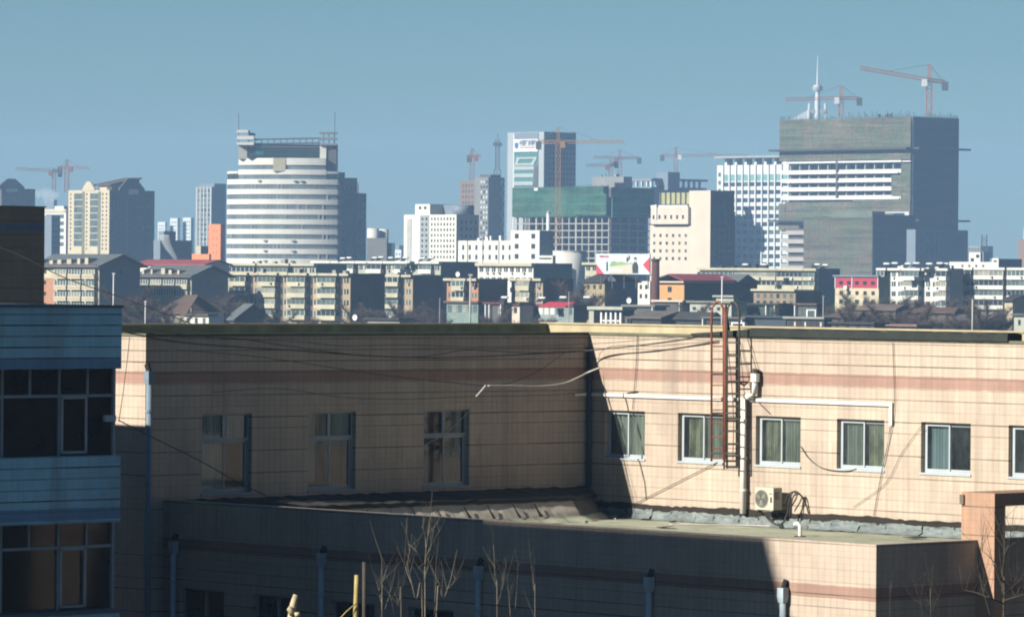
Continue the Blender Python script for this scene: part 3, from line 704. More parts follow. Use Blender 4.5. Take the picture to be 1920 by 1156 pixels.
cutpost('wooden_post', 'thin dark pole just behind the yellow cut post', 'post', 97, BARKD, [([(683, 1156), (683, 1053)], .045, .04)])
# ================================================================== THE CITY
BOXC = {}
def wmesh(w, d, h, m):
    k = (round(w, 2), round(d, 2), round(h, 2), m.name)
    if k not in BOXC:
        b = MB().box(-w / 2, w / 2, -d / 2, d / 2, -h / 2, h / 2)
        me = bpy.data.meshes.new('window'); me.from_pydata(b.v, [], b.f); me.update(); me.materials.append(m); BOXC[k] = me
    return BOXC[k]
class B:
    """a building with its sunlit face running along local x (x <= 0, y = 0) and its shaded face along local y (x = 0)"""
    def __init__(s, name, label, cat, x0, xc, x1, yt, D, group=None, rot=-47.0, base=GZ):
        s.K = P(xc, HY, D); s.D = D; s.base = base; a = R(rot)
        s.u = Vector((math.cos(a), math.sin(a), 0)); s.w = Vector((-math.sin(a), math.cos(a), 0)); s.xc = xc
        s.root = thing(name, label, cat, (s.K.x, s.K.y, base), a, group)
        s.L = -s.su(x0, yt); s.M = s.sv(x1, yt); s.H = s.z(yt); s.nw = 0; s.extra = {}
    def su(s, x, y=HY):                       # pixel column -> local x on the sunlit face
        k = unroll(x, y)[0] / F; c = s.K
        return (k * c.y - c.x) / (s.u.x - k * s.u.y)
    def sv(s, x, y=HY):
        k = unroll(x, y)[0] / F; c = s.K
        return (k * c.y - c.x) / (s.w.x - k * s.w.y)
    def z(s, y): return P(s.xc, y, s.D).z - s.base
    def body(s, m, name='wall', x0=None, x1=0, y0=0, y1=None, z0=0, z1=None):
        b = MB().box(-s.L if x0 is None else x0, x1, y0, s.M if y1 is None else y1, z0, s.H if z1 is None else z1)
        return b.build(name, m, s.root)
    def rect(s, b, xa, xb, ya, yb, d0=.0, d1=.1, face='l'):      # a slab standing d0..d1 proud of a face
        if face == 'l': b.box(s.su(xa), s.su(xb), -d0, -d1, s.z(ya), s.z(yb))
        else: b.box(d0, d1, s.sv(xa), s.sv(xb), s.z(ya), s.z(yb))
        return b
    def slab(s, name, m, xa, xb, ya, yb, d0=.0, d1=.1, face='l', parent=None):
        return s.rect(MB(), xa, xb, ya, yb, d0, d1, face).build(name, m, parent or s.root)
    def wins(s, xa, xb, n, ya, yb, m, wf, hf, mats, face='l', d=.06, name='window', skip=0.0, off=0.0, parent=None):
        f = s.su if face == 'l' else s.sv
        a, c = f(xa), f(xb); za, zb = s.z(ya), s.z(yb); cw, ch = (c - a) / n, (zb - za) / m
        w, h = abs(cw) * wf, abs(ch) * hf
        for j in range(m):
            for i in range(n):
                if random.random() < skip: continue
                p = a + cw * (i + .5); z = za + ch * (j + .5); mm = random.choice(mats)
                if s.nw >= 98:
                    e = s.extra.setdefault(mm.name, MB())
                    if face == 'l': e.box(p - w / 2, p + w / 2, -d - off, .04 - off, z - h / 2, z + h / 2)
                    else: e.box(-.04 + off, d + off, p - w / 2, p + w / 2, z - h / 2, z + h / 2)
                    continue
                s.nw += 1
                if face == 'l': o = put(name, wmesh(w, d + .04, h, mm), parent or s.root); o.location = (p, -d / 2 + .02 - off, z)
                else: o = put(name, wmesh(d + .04, w, h, mm), parent or s.root); o.location = (d / 2 - .02 + off, p, z)
    def done(s):
        for k, e in s.extra.items():
            e.build('window_grid', MATS[k], s.root)['kind'] = 'stuff'
        return s
    def roofbits(s, n=4, seed=0, h=.8, m=None):
        r = random.Random(seed)
        for i in range(n):
            x, y = -s.L * r.uniform(.06, .94), min(s.M, 14) * r.uniform(.08, .6); q = r.uniform(.25, .6)
            MB().box(x - q, x + q, y - q, y + q, s.H, s.H + h * r.uniform(.5, 1.3)).build('roof_hatch', m or CONC, s.root)
# city materials
W_WHITE = mat('white_render', (.80, .78, .70), .8, .08, .12, streak=.10)
W_WHITE2 = mat('white_tile_cladding', (.66, .72, .72), .6, .07, .1)
W_CREAM = mat('cream_render', (.68, .59, .41), .85, .1, .15, streak=.12)
W_PEACH = mat('peach_render', (.76, .64, .52), .85, .08, .12, streak=.1)
W_YELLOW = mat('pale_yellow_render', (.60, .56, .40), .85, .15, .2, streak=.2)
W_BEIGE = mat('ochre_render', (.48, .37, .235), .9, .16, .3, streak=.2)
W_BRICK = mat('salmon_brick', (.48, .24, .14), .9, .16, .4)
W_ORANGE = mat('orange_render', (.78, .27, .11), .8, .07, .12)
W_RED = mat('crimson_render', (.46, .055, .09), .8, .1, .2)
W_PALEGR = mat('pale_green_render', (.50, .52, .42), .9, .15, .3, streak=.2)
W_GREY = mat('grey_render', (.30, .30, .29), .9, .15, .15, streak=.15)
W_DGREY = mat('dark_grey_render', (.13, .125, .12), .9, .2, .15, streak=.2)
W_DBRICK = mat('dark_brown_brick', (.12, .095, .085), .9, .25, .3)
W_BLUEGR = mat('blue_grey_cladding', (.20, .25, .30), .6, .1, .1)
R_SLATE = mat('slate_roof', (.13, .145, .15), .9, .25, .5)
R_BROWN = mat('brown_roof', (.13, .085, .065), .9, .3, .5)
R_RED = mat('red_metal_roof', (.34, .075, .08), .7, .15, .3)
R_MAROON = mat('maroon_roof', (.15, .05, .045), .85, .2, .3)
R_TAR = mat('tar_roof', (.05, .05, .048), .9, .3, .4)
G1 = glass('grey_green_glass', (.11, .15, .14)); G2 = glass('dark_glass', (.035, .05, .055)); G3 = glass('curtained_glass', (.30, .31, .25), .3); G4 = glass('teal_glass', (.05, .17, .17), .1)
G5 = glass('blue_dark_glass', (.03, .055, .075), .15)
STEEL = mat('galvanised_steel', (.42, .43, .42), .5, .15, 1); DSTEEL = mat('dark_steel', (.10, .11, .11), .6, .2, 1)
CR_Y = mat('crane_yellow', (.40, .22, .075), .7, .25, .4); CR_R = mat('crane_red', (.30, .14, .11), .7, .25, .4); CR_O = mat('crane_orange', (.44, .17, .075), .7, .2, .4)
WH = mat('white_paint', (.82, .82, .80), .5, .05, 1)

def gable(b, rise, over, m, name='roof', y1=None, hip=0.0, h=None, x0=None, wallm=None):
    """pitched roof with its ridge along local x; the gable wall shows on the shaded side"""
    L = b.L if x0 is None else -x0; M = b.M if y1 is None else y1; H = b.H if h is None else h; t = .25
    mb = MB(); e = over; s = rise / (M / 2); xe = e
    lo, hi = H - e * s, H + rise
    for (ya, yb) in ((-e, M / 2), (M + e, M / 2)):
        mb.prism([(-L - xe + 0, ya, lo), (xe, ya, lo), (xe - hip, yb, hi), (-L - xe + hip, yb, hi)], (0, 0, t))
    r = mb.build(name, m, b.root)
    if not hip and wallm:
        MB().prism([(-L, 0, H), (-L, M, H), (-L, M / 2, H + rise)], (L, 0, 0)).build('gable_wall', wallm, b.root)
    return r

# ---------------- apartment blocks: stacks of balconies, windows and dark stair recesses
def apartment(name, label, x0, xc, x1, yt, D, wallm, segs, rows, group, sidem=None, balm=None, fascia=4.5, wallpat=None, winm=(G1, G1, G2, G3), recess=W_DBRICK, seed=0):
    random.seed(seed + 11)
    b = B(name, label, 'apartment block', x0, xc, x1, yt, D, group); balm = balm or wallm
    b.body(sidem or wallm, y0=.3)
    x = MB()
    for k, a, c in segs:
        if k != 'g': b.rect(x, a, c, yt + fascia, 640, -.3, 0)
    x.build('facade', wallm, b.root)
    f = MB()
    for k, a, c in segs:
        if k != 'g': b.rect(f, a - 1.5, c + 1.5, yt, yt + fascia, -.3, .9)
    f.build('cornice', balm, b.root)
    for k, a, c in segs:
        if k == 'g':
            b.slab('stair_recess', recess, a, c, yt + 2, 640, -.31, -.28)
            for r0, r1, r2 in rows: b.slab('stair_window', G2, a + 1, c - 1, r0, r1 + 3, -.28, -.24)
        elif k == 'b':
            for r0, r1, r2 in rows:
                o = b.slab('balcony', balm, a, c, r1, r2, .0, 1.2)
                b.slab('balcony_glazing', random.choice(winm), a + .4, c - .4, r0, r1, .0, 1.0, 'l')
                n = max(2, int((c - a) / 8)); q = MB()
                for i in range(n + 1):
                    xx = a + .5 + (c - a - 1.0) * i / n; b.rect(q, xx - .35, xx + .35, r0, r1, 1.0, 1.06)
                q.build('mullion', random.choice((STEEL, WH, STEEL)), b.root)
                if random.random() < .35:
                    xx = random.uniform(a + 2, c - 3); b.slab('cooling_unit', random.choice((WH, STEEL)), xx, xx + 3.2, r1 + 1.5, r1 + 4.5, 1.2, 1.7)
        elif k == 'w':
            n = max(1, round((c - a) / 12))
            for r0, r1, r2 in rows:
                w = (c - a) / n
                for i in range(n):
                    m_ = a + w * (i + .5); ww = min(w * .3, 4.2)
                    o = b.slab('window', random.choice((G2, G1, G2)), m_ - ww, m_ + ww, r0 + 1, r1 + 1, 0, .05)
                    b.slab('window_frame', random.choice((STEEL, WH)), m_ - .4, m_ + .4, r0 + 1, r1 + 1, .05, .09, 'l', o)
                    if random.random() < .3: b.slab('cooling_unit', random.choice((WH, STEEL, DSTEEL)), m_ - 1, m_ + 2, r1 + 2, r1 + 5, 0, .5)
    return b
AG = 'low apartment blocks in a band below the towers'
def rows(y0, pitch, n, win=9, span=9): return [(y0 + pitch * i, y0 + pitch * i + win, y0 + pitch * i + win + span) for i in range(n)]

# ochre block C
b = apartment('apartment_block', 'ochre apartment block with four dark stair recesses and curved pale balconies', 428, 657, 722, 512.5, 1000, W_BEIGE,
    [('w', 428, 436), ('b', 436, 467), ('g', 467, 475), ('w', 475, 490), ('b', 490, 523), ('g', 523, 531), ('w', 531, 545), ('b', 545, 579), ('g', 579, 587), ('w', 587, 601), ('b', 601, 636), ('g', 636, 643), ('w', 643, 657)],
    rows(520, 20.9, 4, 9.5, 8.5), AG, W_DBRICK, W_YELLOW, seed=1)
b.roofbits(5, 1)
# second ochre piece behind trees (715-770) with dark block
b = apartment('apartment_block', 'narrow ochre apartment end with a white framed balcony beside a wide dark wall', 720, 774, 832, 515, 1050, W_BEIGE, [('b', 722, 753), ('g', 753, 759), ('w', 759, 774)], rows(520, 20.9, 4, 9, 8), AG, W_DBRICK, W_YELLOW, seed=2)
b = apartment('apartment_block', 'small salmon apartment block behind the tall pale lamp mast', 836, 897, 952, 522, 1000, W_BRICK, [('w', 838, 853), ('b', 853, 877), ('g', 877, 883), ('w', 883, 897)], rows(527, 20.9, 4, 9, 9), AG, W_DBRICK, W_YELLOW, seed=3)
b = apartment('apartment_block', 'small ochre apartment block above the red awning roof', 957, 1018, 1075, 522, 1000, W_BEIGE, [('w', 959, 974), ('b', 974, 999), ('g', 999, 1005), ('w', 1005, 1018)], rows(527, 20.9, 4, 9, 9), AG, W_DBRICK, W_YELLOW, seed=4)
# the white top floors further back
b = apartment('apartment_block', 'long pale apartment row with white enclosed balconies showing over the ochre block', 426, 592, 650, 494, 1140, W_PALEGR, [('b', 432, 482), ('g', 482, 488), ('b', 488, 545), ('g', 545, 551), ('w', 551, 592)], rows(502, 18, 3, 8, 7), AG, W_BLUEGR, W_YELLOW, seed=5)
b.roofbits(4, 2)
b = apartment('apartment_block', 'pale apartment row with white balcony boxes and a row of solar tanks on its roof', 588, 826, 896, 490, 1180, W_PALEGR, [('b', 588, 622), ('g', 622, 626), ('w', 626, 640), ('b', 640, 668), ('g', 668, 672), ('w', 672, 692), ('b', 692, 720), ('g', 720, 724), ('w', 724, 745), ('b', 745, 768), ('w', 768, 790), ('b', 790, 814), ('w', 814, 826)], rows(497, 17.5, 3, 8, 8), AG, W_DGREY, W_WHITE, seed=6)
b = apartment('apartment_block', 'cream apartment block with plain white wall and wide blue-grey gable end', 895, 1000, 1073, 493, 1090, W_WHITE, [('w', 897, 1000)], rows(500, 19, 3, 9, 8), AG, W_BLUEGR, W_YELLOW, fascia=6, seed=7)
b = apartment('apartment_block', 'small yellow block half hidden by the billboard', 1097, 1121, 1140, 492, 1130, W_YELLOW, [('w', 1097, 1121)], rows(497, 19, 3, 9, 8), AG, W_DGREY, seed=8)
# A and B: pitched roofs
def pitched(label, x0, xc, x1, ye, yap, D, lit, seed, redx=None):
    random.seed(seed); b = B('apartment_block', label, 'apartment block', x0, xc, x1, ye, D, AG)
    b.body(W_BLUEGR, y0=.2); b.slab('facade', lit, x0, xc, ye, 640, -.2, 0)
    gable(b, b.z(yap) - b.H, 1.2, R_SLATE, wallm=W_BLUEGR)
    b.slab('eaves_band', R_MAROON, x0, xc, ye - 1, ye + 4.5, 0, .9)
    n = int((xc - x0) / 17)
    for i in range(n):
        xx = x0 + 6 + (xc - x0 - 14) * i / n + random.uniform(-2, 2)
        MB().box(b.su(xx), b.su(xx + random.uniform(3, 8)), -.1, 2.2, b.H + .1, b.H + random.uniform(.9, 1.6)).build('dormer', W_YELLOW, b.root)
    for r in range(4):
        y = ye + 8 + r * 21
        k = x0 if redx is None else redx
        nb = max(2, round((xc - k) / 26)); w = (xc - k) / nb
        for i in range(nb):
            xx = k + i * w
            o = b.slab('balcony', lit, xx + 1, xx + w - 2, y + 9, y + 18, 0, 1.0)
            b.slab('balcony_stripe', W_BRICK, xx + 1, xx + w - 2, y + 13.2, y + 14.2, 1.0, 1.03, 'l', o)
            b.slab('balcony_glazing', random.choice((G1, G1, G3)), xx + 2, xx + w - 3, y, y + 9, 0, .8)
            q = MB()
            for j in range(5): xj = xx + 2 + (w - 5) * j / 4; b.rect(q, xj - .4, xj + .4, y, y + 9, .8, .87)
            q.build('mullion', WH, b.root)
        if redx:
            for xx in (x0 + 3, x0 + 13): b.slab('window', G2, xx, xx + 4, y + 1, y + 8, .06, .12); 
    if redx: b.slab('red_panel', W_BRICK, x0, redx - 2, ye + 25, 640, 0, .06)
    b.slab('gable_window', G2, (xc + x1) / 2 - 3, (xc + x1) / 2 + 3, ye + 8, ye + 16, 0, .06, 's')
    return b
pitched('cream apartment block under a slate gable roof with a brick-red lower bay', 70, 186, 263, 497, 478, 1000, W_YELLOW, 3, 106)
pitched('cream apartment block under a slate gable roof, its lower floors in shadow', 262, 359, 428, 516, 499, 1010, W_YELLOW, 4)
# right hand white blocks
b = apartment('apartment_block', 'long cream apartment row of two visible storeys under a weedy flat roof', 1312, 1533, 1575, 503, 1120, W_CREAM, [('b', 1312, 1380), ('b', 1382, 1460), ('b', 1462, 1510), ('b', 1511, 1533)], [(511, 519, 526), (528, 535, 543), (545, 553, 561), (563, 571, 580)], AG, W_BLUEGR, W_YELLOW, seed=9)
b.roofbits(7, 5, .7, R_TAR)
b = apartment('apartment_block', 'white apartment block with round-cornered balconies and scattered small windows', 1648, 1781, 1806, 503, 1060, W_WHITE, [('b', 1649, 1664), ('g', 1664, 1670), ('w', 1670, 1694), ('b', 1694, 1728), ('g', 1728, 1734), ('w', 1734, 1760), ('b', 1760, 1780)], rows(509, 18.5, 4, 9, 8), AG, W_BLUEGR, W_WHITE, seed=10)
b.roofbits(6, 6, .6, W_WHITE)
b = apartment('apartment_block', 'white apartment block with broad glazed balconies cut by the picture edge', 1802, 1960, 1990, 502, 1050, W_WHITE, [('b', 1803, 1826), ('g', 1826, 1832), ('b', 1832, 1887), ('g', 1887, 1893), ('b', 1894, 1950)], rows(508, 18.8, 4, 9, 7.5), AG, W_BLUEGR, W_WHITE, seed=12)

# crimson and cream building
b = B('small_building', 'two-tone building with a crimson upper wall over cream with arched windows', 'building', 1566, 1648, 1668, 518, 1000)
b.body(W_CREAM, y0=.05); b.slab('red_wall', W_RED, 1566, 1648, 520, 540, -.05, .06); b.slab('cream_wall', W_CREAM, 1566, 1648, 540, 640, -.05, 0); b.slab('eave', W_BLUEGR, 1564, 1650, 516, 519, -.2, .5)
b.wins(1570, 1645, 5, 527, 534, 1, .42, .9, [G2], d=.1, off=.06); b.wins(1570, 1645, 5, 546, 553, 1, .4, 1, [G2]); b.wins(1570, 1645, 5, 562, 570, 1, .45, 1, [G2])
for x in (1598.5, 1567, 1647): b.slab('downpipe', WH, x - .6, x + .6, 519, 541, .06, .2)
b.slab('cooling_unit', WH, 1586, 1592, 536, 543, .06, .7)
b.done()
# brown low block under the cream row
b = B('small_building', 'drab brown two-storey house below the long cream row', 'building', 1413, 1492, 1540, 545, 950); b.body(mat('drab_brown_render', (.30, .23, .16), .9, .2, .4)); b.slab('eave', W_YELLOW, 1412, 1494, 542, 546, -.2, .7)
b.wins(1416, 1490, 6, 550, 560, 1, .45, .8, [G2, G1]); b.wins(1416, 1490, 6, 563, 573, 1, .45, .8, [G2, G1]); b.done()

# grey-blue gable block under the billboard and its neighbours
b = B('small_building', 'yellowish house end beside the wide blue-grey wall under the billboard', 'building', 1095, 1134, 1196, 527, 980); b.body(W_BLUEGR, y0=.1); b.slab('facade', mat('dull_ochre', (.40, .33, .2), .9, .2, .4), 1095, 1134, 527, 640, -.1, 0)
gable(b, 2.2, .6, R_TAR, hip=3); b.wins(1098, 1132, 3, 533, 543, 1, .4, .8, [G2]); b.wins(1098, 1132, 3, 550, 560, 1, .4, .8, [G2]); b.slab('pale_band', W_YELLOW, 1097, 1133, 552, 554, 0, .2); b.done()
b = B('small_building', 'narrow white house end between the billboard and the brick chimney', 'building', 1195, 1219, 1235, 527, 1010); b.body(W_WHITE); b.wins(1197, 1217, 2, 533, 543, 1, .4, .8, [G2]); b.wins(1197, 1217, 2, 550, 560, 1, .4, .8, [G2]); b.done()
# orange hall with red roof, dark side
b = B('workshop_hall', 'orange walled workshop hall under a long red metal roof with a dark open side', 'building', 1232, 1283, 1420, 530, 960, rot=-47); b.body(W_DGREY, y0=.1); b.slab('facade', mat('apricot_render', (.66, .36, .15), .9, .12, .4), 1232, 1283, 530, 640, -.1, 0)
MB().prism([(-b.L - .6, -.8, b.H), (.6, -.8, b.H), (.6, b.M * .66, b.H), (-b.L - .6, b.M * .66, b.H)], (0, 0, .3)).build('eave', W_PEACH, b.root)
zr = b.z(515)
MB().prism([(.7, -1, b.H + .31), (.7, b.M * .68, b.H + .31), (-b.L * .45, b.M * .68, zr), (-b.L * .45, -1, zr)], (0, 0, .2)).build('roof', R_RED, b.root)
MB().prism([(-b.L - .7, -1, b.H + .31), (-b.L - .7, b.M * .68, b.H + .31), (-b.L * .45, b.M * .68, zr), (-b.L * .45, -1, zr)], (0, 0, .2)).build('roof', R_BROWN, b.root)
y0 = b.M * .69
MB().prism([(.5, y0, b.H), (.5, b.M + .6, b.H), (.5, (y0 + b.M) / 2, b.z(513))], (-b.L - 1, 0, 0)).build('gable', R_SLATE, b.root)
b.wins(1250, 1262, 1, 537, 548, 1, .6, .9, [G2]); b.wins(1250, 1262, 1, 558, 566, 1, .6, .9, [G2]); b.done()
t = thing('brick_chimney', 'dark red brick chimney stack in front of the orange hall', 'chimney', P(1229, HY, 945) + Vector((0, 0, GZ)))
hh = P(1229, 492, 945).z - GZ
MB().tube([(0, 0, 0), (0, 0, hh)], 1.0, 12, .78).build('stack', mat('chimney_brick', (.14, .06, .045), .9, .2, .6), t, True); MB().tube([(0, 0, hh), (0, 0, hh + .5)], .9, 12).build('rim', R_TAR, t)

# ---------------- low houses and sheds
def shed(name, label, x0, xc, x1, yt, D, wallm, roofm, kind='flat', rise=1.5, wins=None, post=None, side=None, cat='house'):
    b = B(name, label, cat, x0, xc, x1, yt, D); b.body(side or wallm, y0=.08, z1=b.H - .02); b.slab('facade', wallm, x0, xc, yt, 640, -.08, 0)
    if kind == 'flat': MB().box(-b.L - .5, .5, -.6, b.M + .4, b.H, b.H + .35).build('roof', roofm, b.root)
    elif kind == 'gable': gable(b, rise, .6, roofm, wallm=side or wallm)
    else: gable(b, rise, .6, roofm, hip=min(b.L, b.M) * .35)
    if wins:
        n, y0, y1, wf, ms = wins; b.wins(x0 + 1, xc - 1, n, y0, y1, 1, wf, 1, ms)
    if post:
        for x in post: b.slab('post', WH, x - .8, x + .8, yt + 1, 640, .3, .7)
    return b.done()
shed('low_house', 'low cream house with brown hipped roof behind the blue building', 300, 352, 420, 585, 900, mat('dusty_cream', (.42, .40, .29), .9, .15, .4), R_BROWN, 'hip', 3.0, (2, 588, 592, .3, [G2]), side=W_WHITE)
b = shed('porch', 'small white porch with a dark doorway beside the brown-roofed house', 346, 392, 402, 592, 880, W_WHITE, R_BROWN, 'flat', 1, (3, 596, 606, .35, [G2, G1]), cat='porch')
shed('low_house', 'dark slate gabled house in front of the ochre apartments', 428, 440, 505, 597, 905, W_DBRICK, R_SLATE, 'gable', 2.6)
shed('glazed_annex', 'grey-green glazed annex under the salmon block', 838, 897, 925, 568, 960, mat('annex_glazing', (.24, .31, .28), .4, .3, .5), R_BROWN, 'flat', 1, (6, 572, 586, .75, [G1, G3]), side=W_DGREY, cat='annex')
shed('low_house', 'small house with white doorposts and dark wall beside the tall lamp mast', 912, 946, 960, 570, 930, W_DGREY, R_MAROON, 'flat', 1, (2, 575, 590, .3, [G3]), post=(915, 922, 944))
shed('low_house', 'beige hut with a single dark window near the red awning roof', 946, 975, 1000, 572, 940, W_PEACH, R_MAROON, 'flat', 1, (2, 576, 587, .4, [G2]))
shed('shop_row', 'glazed shop row under a bright red awning roof', 976, 1076, 1100, 574, 935, mat('shop_glazing', (.30, .36, .34), .4, .35, .4), R_MAROON, 'flat', 1, (9, 578, 590, .7, [G1, G3, W_WHITE]), side=W_DGREY, cat='shops')
b = B('awning', 'bright red awning roof over the glazed shop row', 'awning', 1021, 1071, 1076, 568, 920, base=P(1021, 575, 920).z)
MB().prism([(-b.L, -1.5, 0), (0, -1.5, 0), (0, 1.2, .8), (-b.L, 1.2, .8)], (0, 0, .15)).build('sheet', mat('red_awning', (.60, .05, .08), .6, .1, .3), b.root)
t = B('white_colonnade', 'small pale pavilion with a row of white columns', 'pavilion', 1108, 1172, 1182, 577, 890); t.body(W_DGREY, y0=2.5, z1=t.H - .1); t.slab('roof', W_PALEGR, 1107, 1173, 575, 581, -3, .8); t.slab('end_wall', W_PALEGR, 1107, 1116, 581, 640, -2.5, .3)
for i in range(5): t.slab('column', WH, 1129 + i * 9, 1132 + i * 9, 586, 612, 0, .4)
t.slab('railing', WH, 1128, 1148, 600, 603, .1, .3); t.slab('railing', WH, 1150, 1168, 600, 603, .1, .3)
shed('shed', 'dark flat shed with a white corner post beside the pavilion', 1172, 1229, 1250, 575, 910, W_DGREY, mat('grey_felt', (.22, .21, .19), .9), 'flat', 1, post=(1228,), cat='shed')
shed('shed', 'dark shed under a pale orange parapet in front of the orange hall', 1228, 1281, 1296, 566, 915, W_DGREY, W_PEACH, 'flat', 1, cat='shed', post=(1279,))
shed('low_house', 'pale green house with three small square windows behind the ladder hoops', 1294, 1372, 1400, 568, 905, W_PALEGR, mat('green_felt', (.25, .26, .2), .9), 'flat', 1, (5, 576, 582, .38, [G2]))
shed('rooftop_hut', 'pale hut box standing above the green house roof', 1343, 1376, 1385, 557, 925, W_PALEGR, mat('pale_felt', (.40, .39, .33), .9), 'flat', .5, cat='hut')
shed('shed', 'low tarred shed with ridge roof near the sunlit parapet', 1186, 1240, 1300, 596, 850, R_TAR, mat('ash_roof', (.15, .13, .11), .9, .3), 'gable', 1.0, cat='shed')
shed('shed', 'long black felt shed just behind the ladder', 1240, 1330, 1350, 596, 845, R_TAR, R_TAR, 'gable', .8, cat='shed')
shed('shed', 'dim grey shed roof with white end posts behind the ladder rails', 1322, 1398, 1410, 598, 835, R_TAR, mat('dim_felt', (.13, .12, .11), .9), 'flat', 1, post=(1323, 1396), cat='shed')
t = B('box_hut', 'small white framed box hut under the dark felt sheds', 'hut', 1373, 1398, 1401, 604, 825); t.body(W_DGREY, y0=.5); 
for a, c, d, e in ((1373, 1376, 604, 625), (1395, 1398, 604, 625), (1376, 1395, 604, 607)): t.slab('frame', WH, a, c, d, e, -.4, .2)
shed('shed', 'blue-black roofed long shed beyond the dark coping strip', 1398, 1474, 1490, 596, 830, mat('blue_black', (.05, .065, .08), .7), mat('blue_black_roof', (.045, .06, .075), .7), 'flat', 1, cat='shed')
shed('shelter', 'open shelter with pale grey roof slab and peach posts', 1476, 1546, 1560, 598, 815, R_TAR, mat('ash_slab', (.32, .33, .31), .9), 'flat', 1, (7, 604, 612, .3, [W_PEACH, R_TAR]), cat='shelter')
shed('low_house', 'glazed lean-to with white frames and brown roof', 1494, 1532, 1548, 572, 900, W_DGREY, R_BROWN, 'flat', 1, (3, 575, 590, .6, [G1, G3]), post=(1495,), cat='lean-to')
b = B('lean_to_frame', 'white frame with a glass pane belonging to the glazed lean-to', 'frame', 1513, 1531, 1533, 580, 880)  # flat frame and pane, meant as part of the lean-to
for a, c, d, e in ((1513, 1515.5, 580, 596), (1529, 1531, 580, 596), (1515.5, 1529, 580, 582)): b.slab('frame', WH, a, c, d, e, -.3, .1)
b.slab('pane', G1, 1515.5, 1529, 582, 600, -.2, -.1)
shed('shed', 'dark green shed with a white door frame below the drab brown house', 1400, 1460, 1494, 572, 905, mat('dark_green_shed', (.06, .085, .075), .8, .3), R_TAR, 'flat', 1, cat='shed', post=(1441, 1457))
xs = [(1552, 1610, 1640, 594, 850, 'brown roofed low house in the winter trees below the crimson building', R_BROWN), (1612, 1680, 1705, 580, 900, 'dusty brown house half sunk in the winter trees', mat('dust_roof', (.16, .12, .10), .9, .3)), (1652, 1720, 1750, 612, 800, 'low pinkish walled house close behind the dark coping strip', mat('dust_pink', (.24, .15, .12), .9, .3)), (1700, 1790, 1830, 586, 880, 'long low brown house in front of the white apartments', R_BROWN), (1790, 1850, 1880, 600, 840, 'dark low house beside the pale lamp mast at the tree belt', W_DGREY), (1560, 1640, 1660, 608, 800, 'low dark house with felt roof behind the dark coping strip', R_TAR)]
for k, (a, c, d, y, D, lab, rm) in enumerate(xs): shed('low_house', lab, a, c, d, y, D, mat('mud_wall', (.12, .095, .08), .9, .3, .4), rm, ('hip', 'gable', 'flat')[k % 3], .7, (4, y + 3, y + 8, .3, [G2]))
b = shed('low_house', 'little cream gabled house with a dark roof below the last white apartments', 1884, 1899, 1940, 563, 930, W_CREAM, R_TAR, 'gable', 1, None)
shed('low_house', 'pale grey walled house at the edge of the tree belt', 1902, 1960, 1980, 592, 860, W_PALEGR, W_DGREY, 'flat', 1, (3, 600, 610, .25, [G2]))
shed('warehouse', 'long red roofed warehouse between the two slate gabled blocks', 258, 385, 430, 496, 1090, W_WHITE, R_RED, 'gable', .9, cat='warehouse')
shed('shed', 'grey lean-to wall in front of the salmon block trees', 690, 750, 770, 600, 880, mat('wall_grey', (.26, .24, .21), .9), R_TAR, 'flat', 1, cat='shed')

# ---------------- towers
random.seed(21)
# far cream tower with ornaments
b = B('residential_tower', 'cream residential tower with tall brown window strips and small arched crests', 'tower', 127, 204, 290, 356, 1900); b.body(W_DGREY, y0=.2); b.slab('facade', W_CREAM, 127, 204, 356, 560, -.2, 0)
for xa, xb in ((138, 153), (168, 183)):
    for k in range(8): b.slab('window', G1, xa, xb, 362 + k * 12.6, 373 + k * 12.6, 0, .08)
for xa, xb in ((153, 158), (183, 188)): b.slab('balcony_strip', mat('olive_recess', (.20, .20, .13), .8), xa, xb, 359, 560, 0, .12)
for xa in (131, 161, 191, 198): b.wins(xa - 1.5, xa + 3, 1, 360, 470, 14, .5, .5, [G2, W_DBRICK])
b.wins(212, 232, 3, 362, 560, 20, .3, .4, [G5], 's'); b.wins(258, 286, 4, 362, 560, 20, .3, .4, [G5], 's'); b.slab('recess', W_DBRICK, 238, 254, 358, 560, 0, .1, 's')
xa = b.su(172); MB().box(xa, b.su(197), 3, 12, b.H, b.z(346)).build('penthouse', W_CREAM, b.root)
MB().prism([(xa - 2, 2, b.z(345)), (b.su(198), 2, b.z(345)), (b.su(198), 18, b.z(331)), (xa - 2, 18, b.z(331))], (0, 0, -.6)).build('penthouse_roof', R_BROWN, b.root)
MB().prism([(b.su(197), 3, b.H), (b.su(197), 17, b.H), (b.su(197), 17, b.z(332)), (b.su(197), 3, b.z(345))], (-3, 0, 0)).build('penthouse_side', W_DGREY, b.root)
for face, px in (('l', 165), ('s', 246)):
    pts = [(-4, 0), (4, 0), (4, .6), (1.2, 3.6), (-1.2, 3.6), (-4, .6)]
    if face == 'l': q = [(b.su(px) + x_, -.2, b.H + z_ - .2) for x_, z_ in pts]; MB().prism(q, (0, .8, 0)).build('crest', W_CREAM, b.root)
    else: q = [(.2, b.sv(px) + x_ * 1.6, b.H + z_ * 1.4 - .2) for x_, z_ in pts]; MB().prism(q, (-.8, 0, 0)).build('crest', W_DGREY, b.root); MB().box(.21, .5, b.sv(px) - 2, b.sv(px) + 3, b.H - 1.6, b.H + .4).build('plaque', WH, b.root)
b.done()
b = B('residential_tower', 'dark residential tower with an arched crest above the brown wall', 'tower', -60, 2, 66, 353, 2100); b.body(W_DGREY); b.wins(6, 62, 7, 360, 470, 10, .35, .4, [G5], 's')
